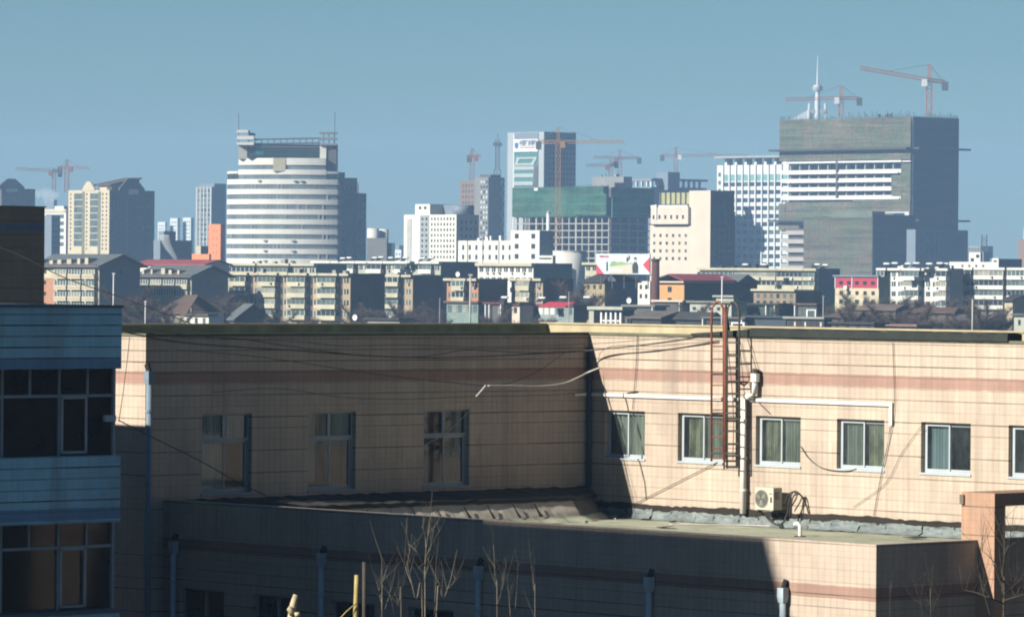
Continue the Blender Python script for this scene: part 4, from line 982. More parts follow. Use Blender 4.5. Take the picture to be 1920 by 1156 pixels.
pts = [(-7, 0), (7, 0), (7, 1), (2, 4.5), (-2, 4.5), (-7, 1)]; MB().prism([(.2, b.sv(20) + x_, b.H + z_ - .2) for x_, z_ in pts], (-.8, 0, 0)).build('crest', W_DGREY, b.root); MB().box(.21, .6, b.sv(20) - 3, b.sv(20) + 3, b.H - 1.5, b.H).build('plaque', WH, b.root); b.done()
b = B('office_building', 'small white banded office behind the brown wall', 'building', 60, 123, 128, 392, 2000); b.body(W_WHITE)
for k in range(5): b.slab('window_band', G1, 86, 119, 402 + k * 13, 409 + k * 13, 0, .08)
b.slab('cornice', W_CREAM, 60, 122, 393, 398, 0, .3); MB().box(b.su(98), b.su(115), 1, 6, b.H, b.z(386)).build('penthouse', W_WHITE, b.root)
b = B('office_building', 'blue-grey block standing against the small white banded office', 'building', 70, 96, 113, 404, 1960); b.body(W_BLUEGR); b.wins(97, 112, 3, 408, 470, 6, .4, .4, [G5], 's')
b = B('residential_tower', 'hazy dark tower top far behind the small white office', 'tower', 84, 100, 107, 374, 2900); b.body(W_BLUEGR)
for k, (a, c, d, y) in enumerate(((296, 309, 313, 416), (319, 332, 338, 409), (343, 357, 364, 408))):
    b = B('residential_tower', ('pale far tower, lowest of the three by the smoke', 'pale far tower, middle of the three by the smoke', 'pale far tower close to the white framed slab')[k], 'tower', a, c, d, y, 2950, 'three pale towers far behind the smoke'); b.body(W_WHITE2); b.wins(a + 1, c - 1, 3, y + 4, 470, 8, .4, .5, [G1]); b.done()
b = B('boiler_house', 'low blue-grey boiler block with a stubby chimney giving off smoke', 'building', 288, 300, 360, 450, 1500); b.body(W_BLUEGR); MB().box(-3, -.3, b.sv(308), b.sv(330), b.H, b.z(433)).build('chimney_block', W_BLUEGR, b.root)
b = B('residential_tower', 'slab tower with a white window grid on one face and a plain dark side', 'tower', 367, 395, 424, 350, 2350); b.body(W_BLUEGR, y0=.1); b.slab('facade', W_GREY, 367, 395, 350, 520, -.1, 0)
b.wins(370, 393, 4, 353, 480, 14, .6, .6, [G1, G2]); q = MB()
for i in range(5): x = 367.6 + i * 6.7; b.rect(q, x, x + 1.4, 350, 500, 0, .3)
q.build('rib', W_WHITE2, b.root); MB().box(-b.L, 0, b.M * .2, b.M, b.H, b.z(344)).build('penthouse', W_BLUEGR, b.root); b.done()
b = B('office_building', 'bright orange stair block beside the white curved tower', 'building', 391, 413, 421, 420, 1650); b.body(W_ORANGE); b.wins(396, 409, 2, 426, 480, 4, .2, .2, [W_DBRICK]); b.done()
b = B('office_building', 'low orange wing joined to the bright orange stair block', 'building', 359, 392, 396, 476, 1640); b.body(W_ORANGE)
b = B('office_building', 'small beige house front between the orange wing and slab tower', 'building', 366, 376, 392, 461, 1680); b.body(W_DBRICK, y0=.1); b.slab('facade', W_YELLOW, 366, 376, 461, 500, -.1, 0)

# white curved tower
D = 1730; Rr = 34.0; a0, a1 = R(-55), R(22)
cx = P(421, 400, D).x + Rr * math.sin(-a0); cyy = D + Rr
tw = thing('curved_tower', 'white curved office tower with ribbon windows and a trussed roof crown', 'tower', (cx, cyy, GZ))
zy = lambda y, x=525: P(x, y, D).z - GZ
def arc(r, t0=a0, t1=a1, n=26): return [(r * math.sin(t0 + (t1 - t0) * i / n), -r * math.cos(t0 + (t1 - t0) * i / n)) for i in range(n + 1)]
def arcslab(name, m, r, z0, z1, t0=a0, t1=a1, back=16, parent=None):
    pl = arc(r, t0, t1); b = MB(); n = len(pl); xb, yb = pl[-1][0], 0
    pl = pl + [(pl[-1][0], -Rr * .5 + back * .2), (pl[0][0], -Rr * .5 + back * .2)]
    b.prism([(x, y, z0) for x, y in pl], (0, 0, z1 - z0)); return b.build(name, m, parent or tw)
G6 = mat('ribbon_glass', (.17, .21, .21), .15, .55, .3, .5, stretch=(1, 1, .1))
top = zy(322); ang = lambda x: math.asin(max(-1, min(1, (P(x, 400, D).x - cx) / Rr)))
ycs = [350, 369, 388, 406.5, 425, 443.5, 462, 480.5, 499]
prev = 322 + 9
arcslab('spandrel', W_WHITE, Rr, zy(345.4), zy(335.6))
arcslab('window_band', G6, Rr - .35, zy(335.6), zy(327.2), ang(442), ang(611))
arcslab('spandrel', W_WHITE, Rr, zy(327.2), zy(317.6), ang(443), ang(611))
for k, (ta, tb) in enumerate(((a0, ang(442)), (ang(612), a1))):
    arcslab('corner_glass', G2, Rr - .15, zy(335.6) - 1.2, zy(325), ta, tb); arcslab('corner_rim', W_WHITE, Rr, zy(325), zy(320.5), ta, tb)
for i, y in enumerate(ycs):
    arcslab('window_band', G6, Rr - .35, zy(y + 4.2), zy(y - 4.6)); arcslab('spandrel', W_WHITE, Rr, zy(y + 14), zy(y + 4.2))
    q = MB()
    for t in [a0 + (a1 - a0) * (j + .5) / 30 for j in range(30)]:
        if random.random() < .8: q.tube([((Rr - .33) * math.sin(t), -(Rr - .33) * math.cos(t), zy(y + 4.2)), ((Rr - .33) * math.sin(t), -(Rr - .33) * math.cos(t), zy(y - 4.6))], .06 if random.random() < .85 else .3, 4)
    q.build('mullion', STEEL, tw)
arcslab('wall', W_WHITE, Rr - .5, 0, zy(513))
for x, y in ((485, 339), (553, 339), (565, 339), (497, 451), (550, 451), (497, 470), (550, 470), (497, 489), (530, 489), (548, 489)):
    t = ang(x); MB().box(Rr * math.sin(t) - .6, Rr * math.sin(t) + .6, -Rr * math.cos(t) - .7, -Rr * math.cos(t), zy(y + 1.5), zy(y - 1.5)).build('cooling_unit', STEEL, tw)
arcslab('spandrel', W_WHITE, Rr - .2, zy(309), zy(296), ang(443), ang(610)); arcslab('window_band', G6, Rr - .6, zy(317.6), zy(309), ang(443), ang(610))
t = ang(523); MB().box(Rr * math.sin(t) - 2.2, Rr * math.sin(t) + 2.2, -Rr * math.cos(t) - .5, -Rr * math.cos(t) + .5, zy(321), zy(296)).build('plaque', W_YELLOW, tw)
def zb(name, m, xa, xb, ya, yb, d0, d1):      # box on the crown, depths behind the front
    return MB().box(P(xa, 300, D).x - cx, P(xb, 300, D).x - cx, -Rr + d0, -Rr + d1, zy(yb), zy(ya)).build(name, m, tw)
zb('crown_pier', mat('stone_grey_pier', (.48, .47, .40), .8), 445, 461, 271, 298, 7, 13); zb('crown_pier', W_WHITE, 599, 611, 269, 322, 3, 15); zb('crown_pier', W_DGREY, 611.2, 630, 269, 345, 3.5, 18)
zb('crown_glass', mat('crown_dark_glass', (.02, .04, .045), .35, .4, .3, .3), 462, 599, 270, 296, 4.5, 12); zb('teal_panel', G4, 478, 494, 272, 291, 4.2, 4.49)
for y in (274, 281, 288): zb('crown_rail', DSTEEL if y > 274 else STEEL, 462, 599, y, y + .7, 4.2, 4.45)
for a, c, d in ((244, 249, 443), (255, 262, 443), (267, 272, 443)): zb('fin', W_WHITE, d, 464 if a == 244 else 475, a, c, 2, 7)
for a, c in ((246, 249.5), (257, 260.5), (268, 271.5)): zb('fin', mat('grey_fin', (.24, .25, .23), .8), 598, 631, a, c, 2, 8)
q = MB()
for y0_, y1_ in ((262, 258), (270, 267)): q.bar((P(462, 300, D).x - cx, -Rr + 4, zy(y0_)), (P(599, 300, D).x - cx, -Rr + 4, zy(y1_)), .55)
for i in range(12):
    x = 465 + i * 12; q.bar((P(x, 300, D).x - cx, -Rr + 4, zy(271)), (P(x, 300, D).x - cx, -Rr + 4, zy(259)), .28)
q.build('crown_truss', DSTEEL, tw)
for x in (605, 615, 625): zb('fin_post', DSTEEL, x, x + 1.2, 246, 270, 4, 5)
for x, y in ((445, 212), (626, 208)): MB().tube([(P(x, 300, D).x - cx, -Rr + 6, zy(270)), (P(x, 300, D).x - cx, -Rr + 6, zy(y))], .13, 5).build('mast', DSTEEL, tw)
MB().prism([(P(464, 300, D).x - cx, -Rr + 5, zy(254)), (P(477, 300, D).x - cx, -Rr + 5, zy(254)), (P(477, 300, D).x - cx, -Rr + 5, zy(249)), (P(468, 300, D).x - cx, -Rr + 5, zy(249)), (P(465, 300, D).x - cx, -Rr + 5, zy(243))], (0, 1, 0)).build('dish', DSTEEL, tw)
b = B('office_building', 'blue-grey side wing stepping down behind the white curved tower', 'building', 600, 634, 670, 333, 1760); b.body(W_BLUEGR); b.wins(638, 668, 4, 345, 490, 9, .5, .4, [G5], 's'); MB().box(-6, -.2, .2, b.sv(646), b.H, b.z(323)).build('stair_tower', W_BLUEGR, b.root)
b.slab('glass_strip', mat('green_glass_strip', (.06, .13, .12), .3), 646, 668, 362, 500, .06, .2, 's'); b.done()
b = B('office_building', 'lowest grey step of the wing behind the white curved tower', 'building', 640, 668, 687, 362, 1790); b.body(W_GREY); b.wins(670, 686, 2, 370, 480, 8, .4, .4, [G5], 's'); MB().tube([(-4, 4, b.H), (-4, 4, b.z(343))], .25, 5).build('mast', DSTEEL, b.root); b.done()
# round tanks building
t = thing('silo_building', 'pale building with two round drum towers beside the curved tower', 'building', (P(705, HY, 1650).x, 1650, GZ)); sx = 1650 / F
MB().tube([(-1.2 * 1, 3, 0), (-1.2, 3, P(697, 428, 1650).z - GZ)], 11 * sx, 24).build('drum', W_WHITE, t, True); MB().tube([(2.4, 6, 0), (2.4, 6, P(697, 429, 1650).z - GZ)], 9 * sx, 20).build('drum', W_WHITE, t, True)
MB().box(-17 * sx, 20 * sx, -1, 8, 0, P(697, 446, 1650).z - GZ).build('wall', W_GREY, t); MB().box(20 * sx, 34 * sx, 0, 8, 0, P(697, 455, 1650).z - GZ).build('annex', mat('teal_dark', (.05, .10, .10), .6), t)
# white office
b = B('office_building', 'white office block with rows of small square windows and a rounded roof drum', 'building', 757, 855, 898, 402, 1500); b.body(W_WHITE, y0=.1); b.slab('facade', W_WHITE, 757, 855, 402, 560, -.1, 0)
b.wins(806, 853, 8, 405, 487, 8, .42, .5, [W_DGREY, G2]); b.slab('side_panel', mat('cool_grey_panel', (.36, .38, .38), .8), 787, 804, 403, 500, 0, .1); b.wins(788, 803, 2, 405, 487, 8, .4, .45, [G2], off=.1)
b.slab('groove', mat('pale_grey_panel', (.5, .5, .46), .8), 763, 771, 410, 560, 0, .15)
MB().box(b.su(775), b.su(803), 0.5, 10, b.H, b.z(382)).build('stair_tower', W_WHITE, b.root); b.wins(780, 799, 2, 386, 392, 1, .4, .8, [G2], off=-.45, d=.1)
x_, y_ = b.su(822), 9; pts = [(b.su(803) + .02, 9 + 0, b.H)]; 
MB().box(b.su(803) + .02, b.su(826), 6, 14, b.H, b.z(383)).build('roof_drum', W_BLUEGR, b.root); MB().tube([(b.su(826), 9, b.H), (b.su(826), 9, b.z(383.5))], 3.2, 18).build('roof_drum', W_BLUEGR, b.root, True)
b.wins(860, 895, 4, 410, 500, 7, .35, .4, [G5], 's'); b.done()
# low white office with stair block
b = B('office_building', 'low white office with a taller stair block and a large shadow on its wall', 'building', 859, 965, 985, 451, 1420); b.body(W_WHITE); b.wins(862, 962, 8, 455, 491, 2, .3, .5, [G2, G5])
for x in (876, 905, 935): b.slab('downpipe', CONC, x, x + .8, 451, 500, 0, .2)
b.roofbits(6, 9, 1.2, WH); b.done()
b = B('office_building', 'plain white stair block with paired square windows rising over the low office', 'building', 957, 1011, 1038, 432, 1400); b.body(W_BLUEGR, y0=.1); b.slab('facade', W_WHITE, 957, 1011, 432, 560, -.1, 0)
for x in (965, 996):
    for y in (438, 457, 476): b.slab('window', G2, x, x + 7, y, y + 9, 0, .06)
b = B('office_building', 'low white podium with a slotted wall below the stair block', 'building', 1009, 1036, 1042, 479, 1390); b.body(W_WHITE); b.slab('slot', G2, 1011, 1034, 483, 486, 0, .06)
t = thing('round_building', 'low round pale grey building beside the white stair block', 'building', (P(1066, HY, 1400).x, 1400, GZ)); MB().tube([(0, 0, 0), (0, 0, P(1066, 472, 1400).z - GZ)], 30 * 1400 / F, 32).build('wall', W_WHITE, t, True); MB().tube([(0, 0, P(1066, 472, 1400).z - GZ), (0, 0, P(1066, 470, 1400).z - GZ)], 30.5 * 1400 / F, 32).build('roof_rim', W_WHITE, t)
t = thing('metal_flue', 'shiny pale metal flue rising behind the white stair block', 'flue', (P(1027, HY, 1480).x, 1480, GZ)); MB().tube([(0, 0, 0), (0, 0, P(1027, 400, 1480).z - GZ)], .55, 10).build('pipe', WH, t, True); MB().tube([(0, 0, P(1027, 400, 1480).z - GZ), (.4, -.2, P(1027, 396, 1480).z - GZ)], .6, 10).build('cap', STEEL, t)

# twin towers under construction
b = B('concrete_tower', 'half built brownish tower with bare floors beside the far crane', 'tower', 862, 893, 912, 338, 2300); b.body(mat('raw_brown_concrete', (.24, .18, .14), .9, .15, .1), y0=.1); b.wins(864, 892, 5, 342, 470, 12, .5, .55, [mat('brown_void', (.14, .11, .09), .9)]); b.done()
b = B('concrete_tower', 'half built tower with bright white frame edges below the lattice mast', 'tower', 890, 914, 946, 332, 2250); b.body(mat('raw_grey_concrete', (.24, .24, .22), .9, .15, .1), y0=.1)
b.wins(899, 914, 3, 336, 470, 14, .5, .5, [G2, W_WHITE2]); q = MB()
for k in range(14): y = 338 + k * 9.5; b.rect(q, 938, 944, y, y + 1.6, 0, .9, 's'); b.rect(q, 937 + (k % 2) * 3, 938.6 + (k % 2) * 3, y, y + 9.5, 0, .8, 's')
q.build('balcony_frame', W_WHITE2, b.root); MB().box(-8, -.5, 2, b.M * .8, b.H, b.z(327)).build('core', W_DGREY, b.root); b.done()
t = thing('lattice_mast', 'steel lattice communication mast beside the bank tower', 'mast', (P(931, HY, 2350).x, 2350, GZ)); z1 = P(931, 262, 2350).z - GZ; q = MB(); zz0 = P(931, 332, 2350).z - GZ - 30
for i, (s0, s1) in enumerate(((0, .35), (.35, .7), (.7, 1))): q.lattice((0, 0, zz0 + (z1 - zz0) * s0), (0, 0, zz0 + (z1 - zz0) * s1), 4.4 - i * 1.3, 3.2, .42)
q.build('frame', DSTEEL, t); MB().tube([(0, 0, z1), (0, 0, z1 + 3)], .2, 5).build('tip', DSTEEL, t); MB().tube([(-2.6, -2.6, 0), (-2.6, -2.6, zz0)], 1.6, 6).build('plinth', W_DGREY, t); MB().tube([(0, 0, zz0 - 3), (0, 0, zz0)], 3.2, 8).build('base', W_DGREY, t); MB().box(-2.2, 2.2, -2.2, 2.2, z1 - 3, z1 - 1.5).build('platform', DSTEEL, t)

# bank tower
b = B('bank_tower', 'grey and teal bank tower with a white sign near its top', 'tower', 950, 1018, 1080, 247, 2200); b.body(W_BLUEGR, y0=.1); b.slab('facade', mat('silver_panel', (.42, .46, .47), .5, .08, .1), 950, 1018, 247, 560, -.1, 0)
GT = mat('teal_curtain_wall', (.10, .24, .23), .3, .2, .1)
b.slab('curtain_wall', GT, 963, 1008, 250, 350, 0, .15); b.slab('roof_band', W_BLUEGR, 963, 1008, 248, 259, .15, .3)
for k, y in enumerate((311, 325, 340)): b.slab('panel_band', mat('pale_grey_band', (.42, .47, .46), .6), 964, 1001 - k, y, y + 7, .15, .5)
q = MB(); z_ = [b.z(v) for v in (293, 309)]; xl = [b.su(v) for v in (968, 1006, 965, 1001)]
for (a, c, d, e) in ((xl[0], xl[1], 294, 297.5), (xl[2], xl[3], 305.5, 309.5)): q.box(a, c, -.5, -.15, b.z(d), b.z(e))
q.prism([(xl[0], -.5, b.z(297.5)), (xl[0] + 2, -.5, b.z(297.5)), (xl[2] + 2, -.5, b.z(305.5)), (xl[2], -.5, b.z(305.5))], (0, .35, 0)); q.prism([(xl[1] - 2, -.5, b.z(297.5)), (xl[1], -.5, b.z(297.5)), (xl[3], -.5, b.z(305.5)), (xl[3] - 2, -.5, b.z(305.5))], (0, .35, 0)); q.build('panel_band', MATS['pale_grey_band'], b.root)
b.slab('side_strip', W_DGREY, 1001, 1008, 311, 350, .15, .3); b.slab('edge_strip', WH, 961.5, 963, 250, 560, 0, .3); b.slab('glass_strip', GT, 1018.6, 1021, 250, 500, 0, .1, 's'); b.wins(1026, 1078, 8, 262, 350, 9, .6, .5, [G5], 's')
sg = b.slab('sign_board', WH, 963, 1008, 260, 284, .3, .6)
def text(body, size, m, parent, loc, rot=(R(90), 0, 0), sx=1.0, name='lettering', bold=0.0):
    c = bpy.data.curves.new('t', 'FONT'); c.body = body; c.size = size; c.align_x = 'LEFT'; c.extrude = .03; c.offset = bold
    o = bpy.data.objects.new('t', c); COL.objects.link(o); bpy.context.view_layer.update()
    me = bpy.data.meshes.new_from_object(o.evaluated_get(bpy.context.evaluated_depsgraph_get())); bpy.data.objects.remove(o)
    w = max((v.co.x for v in me.vertices), default=1); me.materials.clear(); me.materials.append(m)
    q = put(name, me, parent); q.location = loc; q.rotation_euler = rot; q.scale = (sx / w, 1, 1); return q
NAVY = mat('navy_letter', (.05, .07, .16), .6, .05); REDL = mat('rust_letter', (.40, .14, .10), .6, .05)
text('中国建设银行', 2.9, NAVY, sg, (b.su(973.5), -.66, b.z(272)), sx=b.su(1006.5) - b.su(973.5), bold=.07)
text('China Construction Bank', 1.3, REDL, sg, (b.su(975), -.62, b.z(277.5)), sx=b.su(1003) - b.su(975), bold=.02)
q = MB(); cxl, czl, rl = b.su(968.5), b.z(271.5), 1.35
for i in range(20):
    w0, w1 = 2 * math.pi * i / 20, 2 * math.pi * (i + 1) / 20
    if i in (4, 5): continue
    q.prism([(cxl + rl * math.cos(w0), -.66, czl + rl * 1.15 * math.sin(w0)), (cxl + rl * math.cos(w1), -.66, czl + rl * 1.15 * math.sin(w1)), (cxl + rl * .62 * math.cos(w1), -.66, czl + rl * .62 * math.sin(w1)), (cxl + rl * .62 * math.cos(w0), -.66, czl + rl * .62 * math.sin(w0))], (0, .05, 0))
q.prism([(cxl - .9, -.66, czl - .1), (cxl, -.66, czl - 1.2), (cxl + .9, -.66, czl + .1), (cxl, -.66, czl + 1.2)], (0, .05, 0)); q.build('emblem', mat('sign_blue', (.06, .16, .42), .5, .05), sg)
b.done()

# green netted building
NETG = net('green_netting', (.05, .165, .11), (.10, .21, .15), .25); NETT = net('grey_brown_netting', (.25, .215, .15), (.17, .20, .13), .7); NETP = net('green_grey_netting', (.21, .18, .13), (.17, .19, .125), .3)
RAW = mat('raw_concrete', (.44, .42, .38), .9, .12, .2)
b = B('unfinished_building', 'half built block wrapped in green netting above an open concrete frame', 'building', 962, 1142, 1222, 350, 1900)
b.body(W_DGREY, 'core', y0=7, x1=-3, z1=b.z(352))
fr = MB(); VOID = W_DBRICK
for k in range(7): b.rect(fr, 966, 1142, 405 + k * 13, 407 + k * 13, -6.5, .2)
for k in range(7): b.rect(fr, 1143, 1220, 405 + k * 13, 407 + k * 13, -3, .2, 's')
fr.build('floor_slab', RAW, b.root)
for i in range(15):
    x = 966 + i * 12.4; w = 1.6 if i % 3 else 2.6; b.slab('column', RAW, x, x + w, 405, 520, -.9, .0)
for i in range(5): x = 1144 + i * 17; b.slab('column', RAW, x, x + 2.4, 405, 520, -.9, 0, 's')
b.slab('net', NETG, 962, 1081, 350, 406, .3, .8); b.slab('net', NETG, 1081.5, 1143, 349, 404, .8, 2.2); b.slab('net', net('shade_side_green_net', (.10, .36, .25), (.16, .42, .30), .25), 1143, 1221, 351, 407, .5, 1.2, 's')  # brighter copy of the green netting lifts the shaded side
q = MB()
for i in range(60): 
    x = 964 + i * 3; h_ = random.uniform(1, 5); b.rect(q, x, x + .35, 350 - h_, 352, .35, .5)
q.build('scaffold_tips', DSTEEL, b.root); b.slab('panel', WH, 1003, 1010, 351, 356, .8, .9)
b.slab('dark_bay', W_DBRICK, 1150, 1170, 410, 520, -.2, -.1, 's')
for k in range(4): b.slab('light_slot', WH, 1189, 1192, 418 + k * 13, 419.6 + k * 13, .0, .1, 's')
b = B('unfinished_building', 'hazy half built block with a colonnaded roof behind the green netting', 'building', 1128, 1220, 1325, 340, 2300); b.body(W_BLUEGR, z1=b.z(350)); q = MB()
for i in range(14): x = 1180 + i * 10; (b.rect(q, min(x, 1219), min(x, 1219) + 2, 338, 350, -1, 0) if x < 1220 else b.rect(q, x, x + 3, 338, 350, -1, 0, 's'))
q.build('colonnade', W_WHITE2, b.root); b.slab('top_slab', W_GREY, 1128, 1220, 335, 339, -6, .3); b.slab('top_slab', W_GREY, 1221, 1325, 334, 338, -4, .3, 's'); MB().box(-4, 4, b.sv(1240), b.sv(1262), b.H - 4, b.z(322)).build('penthouse', W_BLUEGR, b.root)
b = B('unfinished_building', 'dim concrete roof level rising behind the netted block below two far cranes', 'building', 1110, 1168, 1185, 331, 2250); b.body(W_GREY); b.roofbits(4, 3, 1.5)

# cream offset building
b = B('office_building', 'peach office with a jutting upper volume, a blank tall slab and a dark side', 'building', 1216, 1331, 1377, 357, 1620); b.body(W_DGREY, y0=12, x0=-b.L, z1=b.z(396)); b.body(W_DGREY, 'tall_slab', x0=b.su(1291), y0=.1); b.slab('slab_face', W_PEACH, 1291, 1331, 357, 560, -.1, 0)
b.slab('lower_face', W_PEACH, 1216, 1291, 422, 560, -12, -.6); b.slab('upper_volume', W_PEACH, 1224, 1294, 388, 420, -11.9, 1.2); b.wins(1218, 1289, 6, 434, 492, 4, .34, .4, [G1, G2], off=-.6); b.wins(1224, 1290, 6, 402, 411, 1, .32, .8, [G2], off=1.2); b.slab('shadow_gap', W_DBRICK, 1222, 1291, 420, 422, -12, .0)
OLV = mat('olive_louvre', (.42, .40, .20), .8); b.slab('louvre_wall', OLV, 1224, 1291, 360, 382, -6, -3)
for i in range(7): x = 1226 + i * 9.4; b.slab('louvre_frame', DSTEEL, x, x + 1, 360, 385, -3, -2.6)
b.slab('parapet', W_WHITE, 1222, 1291, 384, 388, -8, .8); b.slab('pipe', WH, 1233, 1236, 383, 410, 1.2, 1.6)
b.wins(1336, 1374, 4, 370, 490, 9, .3, .3, [G5], 's'); b.done()
# white grid tower
b = B('office_tower', 'white gridded office tower with teal glass panes under an open roof canopy', 'tower', 1343, 1478, 1540, 308, 2320); b.body(W_GREY, y0=.1); b.slab('facade', mat('cool_white_panel', (.72, .76, .75), .7, .06, .1), 1343, 1478, 308, 560, -.1, 0)
for i in range(10):
    x = 1356.5 + i * 12.2; n = 14
    b.wins(x, x + 9.5, 1, 337, 337 + 15.1 * 11, 11, .97, .52, [G5, G5, G1, G2]); b.slab('window', mat('mint_glass', (.22, .42, .40), .2), x + .2, x + 9.3, 326, 338, 0, .1); b.slab('fin', WH, x - 2.4, x - .4, 308, 560, 0, .7)
b.wins(1344, 1352, 1, 318, 337 + 15.1 * 11, 12, .6, .5, [G1])
for i in range(7): x = 1352 + i * 18.5; b.slab('canopy_post', WH, x, x + 4, 295, 309, -6, -2)
b.slab('canopy', mat('grey_canopy', (.36, .37, .36), .7), 1341, 1482, 291, 295, -14, 1.5); b.done()
# netted tower
D = 2130; random.seed(5)
b = B('tower_under_construction', 'huge tower under construction in grey-green netting with white floors exposed', 'tower', 1462, 1708, 1793, 219, D); b.body(W_DGREY, 'core', x0=-b.L + 4, x1=-4, y0=5, y1=b.M - 1, z1=b.z(222))
b.slab('net', NETT, 1462, 1708, 219, 299, .2, .9); b.slab('net', NETT, 1474, 1708, 377, 412, .2, .9); b.slab('net', NETT, 1462, 1474, 380, 431, .3, 1.1); b.slab('net', NETT, 1474, 1500, 412, 431, .2, .9); b.slab('net', NETT, 1690, 1708, 306, 377, .2, .8); b.slab('net', NETT, 1672, 1690, 328, 366, .2, .8); b.slab('net', NETT, 1600, 1690, 373, 378, .2, .8)
NETS = net('shade_side_netting', (.06, .085, .085), (.05, .075, .08), .3); b.slab('net', NETS, 1708, 1793, 219, 520, .2, .9, 's')  # darker, bluer netting colour carries the shade of this face
for k in range(19): 
    y = 300 + k * 16.3
    if y > 505: break
    b.slab('floor_slab', W_WHITE if 0 <= k <= 4 else RAW, 1464, 1706, y, y + (3.2 if k in (0,) else 7.5), -4.5, .1)
    if k <= 4: b.slab('slab_edge', WH, 1468 + (k % 3) * 2, 1690 - (0, 6, 18, 16, 4)[k], y + (0 if k == 0 else 5), y + (3.4 if k == 0 else 8), .1, .7)
    b.slab('back_wall', G5, 1464, 1706, y + 7, y + 16.3, -5, -4.6)
for i in range(13): x = 1476 + i * 17.5; b.slab('column', RAW, x, x + 1.8, 300, 520, -2.6, -1.2)
b.slab('hoist_gap', W_DBRICK, 1568, 1571, 300, 370, .1, .9)
for y in (276, 411): b.slab('catch_platform', mat('dark_platform', (.07, .07, .06), .9), 1450, 1709, y, y + 4, 0, 4); b.slab('catch_platform', MATS['dark_platform'], 1709, 1806, y, y + 3.5, .9, 4.0, 's')
q = MB()
for i in range(110):
    x = 1463 + i * 2.25; h_ = random.choice((1, 2, 4, 7, 11)) * random.uniform(.6, 1.2); b.rect(q, x, x + .3, 219 - h_, 221, .5, .75)
for i in range(36): x = 1709 + i * 2.35; h_ = random.choice((2, 3, 6, 9)) * random.uniform(.6, 1.2); b.rect(q, x, x + .35, 219 - h_, 221, .4, .7, 's')
q.build('scaffold_tips', DSTEEL, b.root)
for x in (1640, 1655, 1662): b.slab('worker_shelter', DSTEEL, x, x + 3, 212, 219, -2, -1)
b.slab('bracing', W_WHITE2, 1640, 1706, 397, 399, .9, 1.1); b.slab('bay_frame', G5, 1676, 1700, 399, 412, .92, 1.0); b.slab('bay_post', W_WHITE2, 1699, 1707, 398, 412, .9, 1.3); b.done()
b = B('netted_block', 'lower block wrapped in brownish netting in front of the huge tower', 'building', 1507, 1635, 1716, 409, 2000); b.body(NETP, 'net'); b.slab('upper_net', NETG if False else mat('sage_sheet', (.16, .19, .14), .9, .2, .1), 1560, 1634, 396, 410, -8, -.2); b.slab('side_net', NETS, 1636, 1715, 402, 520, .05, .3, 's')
q = MB()
for i in range(40): x = 1508 + i * 3.2; b.rect(q, x, x + .35, 409 - random.uniform(1, 3), 411, .0, .2)
q.build('scaffold_tips', DSTEEL, b.root)
b = B('podium', 'floors of bare concrete ledges left of the brown netted block', 'building', 1474, 1509, 1520, 428, 2040); b.K; b.root['label'] = 'bare concrete ledges between the white gridded tower and the brown netted block'; b.body(W_DBRICK, y0=1.5)
for k in range(5): b.slab('ledge', RAW, 1474, 1508, 432 + k * 16.5, 440 + k * 16.5, -1.5, .3)
b = B('office_building', 'dark blue-grey block with a square window grid beside the huge tower', 'building', 1700, 1716, 1815, 430, 1900); b.body(W_BLUEGR); b.wins(1720, 1770, 5, 434, 500, 5, .3, .5, [G5], 's'); b.done()
b = B('office_building', 'hazy gridded glass block far beyond the white apartments', 'building', 1789, 1838, 1862, 461, 2600); b.body(W_GREY); b.wins(1790, 1837, 8, 464, 500, 5, .7, .7, [G1]); b.done()
b = B('office_building', 'white stair hut with two windows on a low white roof', 'building', 1817, 1838, 1842, 473, 1250); b.body(W_WHITE); b.slab('window', G2, 1830, 1836, 477, 483, 0, .06); b.slab('window', G2, 1820, 1826, 484, 490, 0, .06)
b = B('office_building', 'low white block under the stair hut with round vents', 'building', 1780, 1862, 1872, 491, 1230); b.body(W_WHITE); b.wins(1798, 1850, 4, 496, 501, 1, .3, .9, [W_DBRICK])
b = B('office_building', 'small white stair hut alone at the end of the low white block', 'building', 1860, 1872, 1874, 484, 1220); b.body(W_WHITE); b.slab('window', G2, 1863, 1869, 488, 491, 0, .06)
b = B('office_building', 'dark blue-grey shed roof behind the last white apartments', 'building', 1856, 1870, 1916, 485, 1300); b.body(W_BLUEGR)
b = B('residential_tower', 'brown brick tower corner cut by the picture edge', 'tower', 1909, 1960, 1985, 448, 2300); b.body(mat('far_brown_brick', (.28, .19, .14), .9, .1, .1)); b.slab('stair_tower', W_WHITE2, 1916, 1935, 428, 450, -8, -1)
b = B('office_building', 'small blue-grey block carrying a lattice aerial', 'building', 1836, 1844, 1858, 472, 2100); b.body(W_BLUEGR)
t = thing('lattice_mast', 'small lattice aerial on the blue-grey block beside the white stair hut', 'mast', (P(1845, HY, 2105).x, 2105, P(1845, 472, 2105).z)); MB().lattice((0, 0, 0), (0, 0, P(1845, 440, 2105).z - P(1845, 472, 2105).z), 2.2, 2, .3).build('frame', DSTEEL, t)
# more far blocks filling the gaps
for k, (a, c, d, y, D, lab) in enumerate(((735, 752, 758, 468, 2700, 'pale hazy low block in the gap beside the drum towers'), (742, 748, 757, 460, 3000, 'faint far slab in the gap beside the white office'), (1030, 1080, 1100, 470, 1650, 'dim block filling the gap behind the round building'))):
    b = B('office_building', lab, 'building', a, c, d, y, D); b.body(W_BLUEGR if k else W_WHITE2); b.wins(a, c, 3, y + 4, 500, 3, .4, .4, [G5]); b.done()
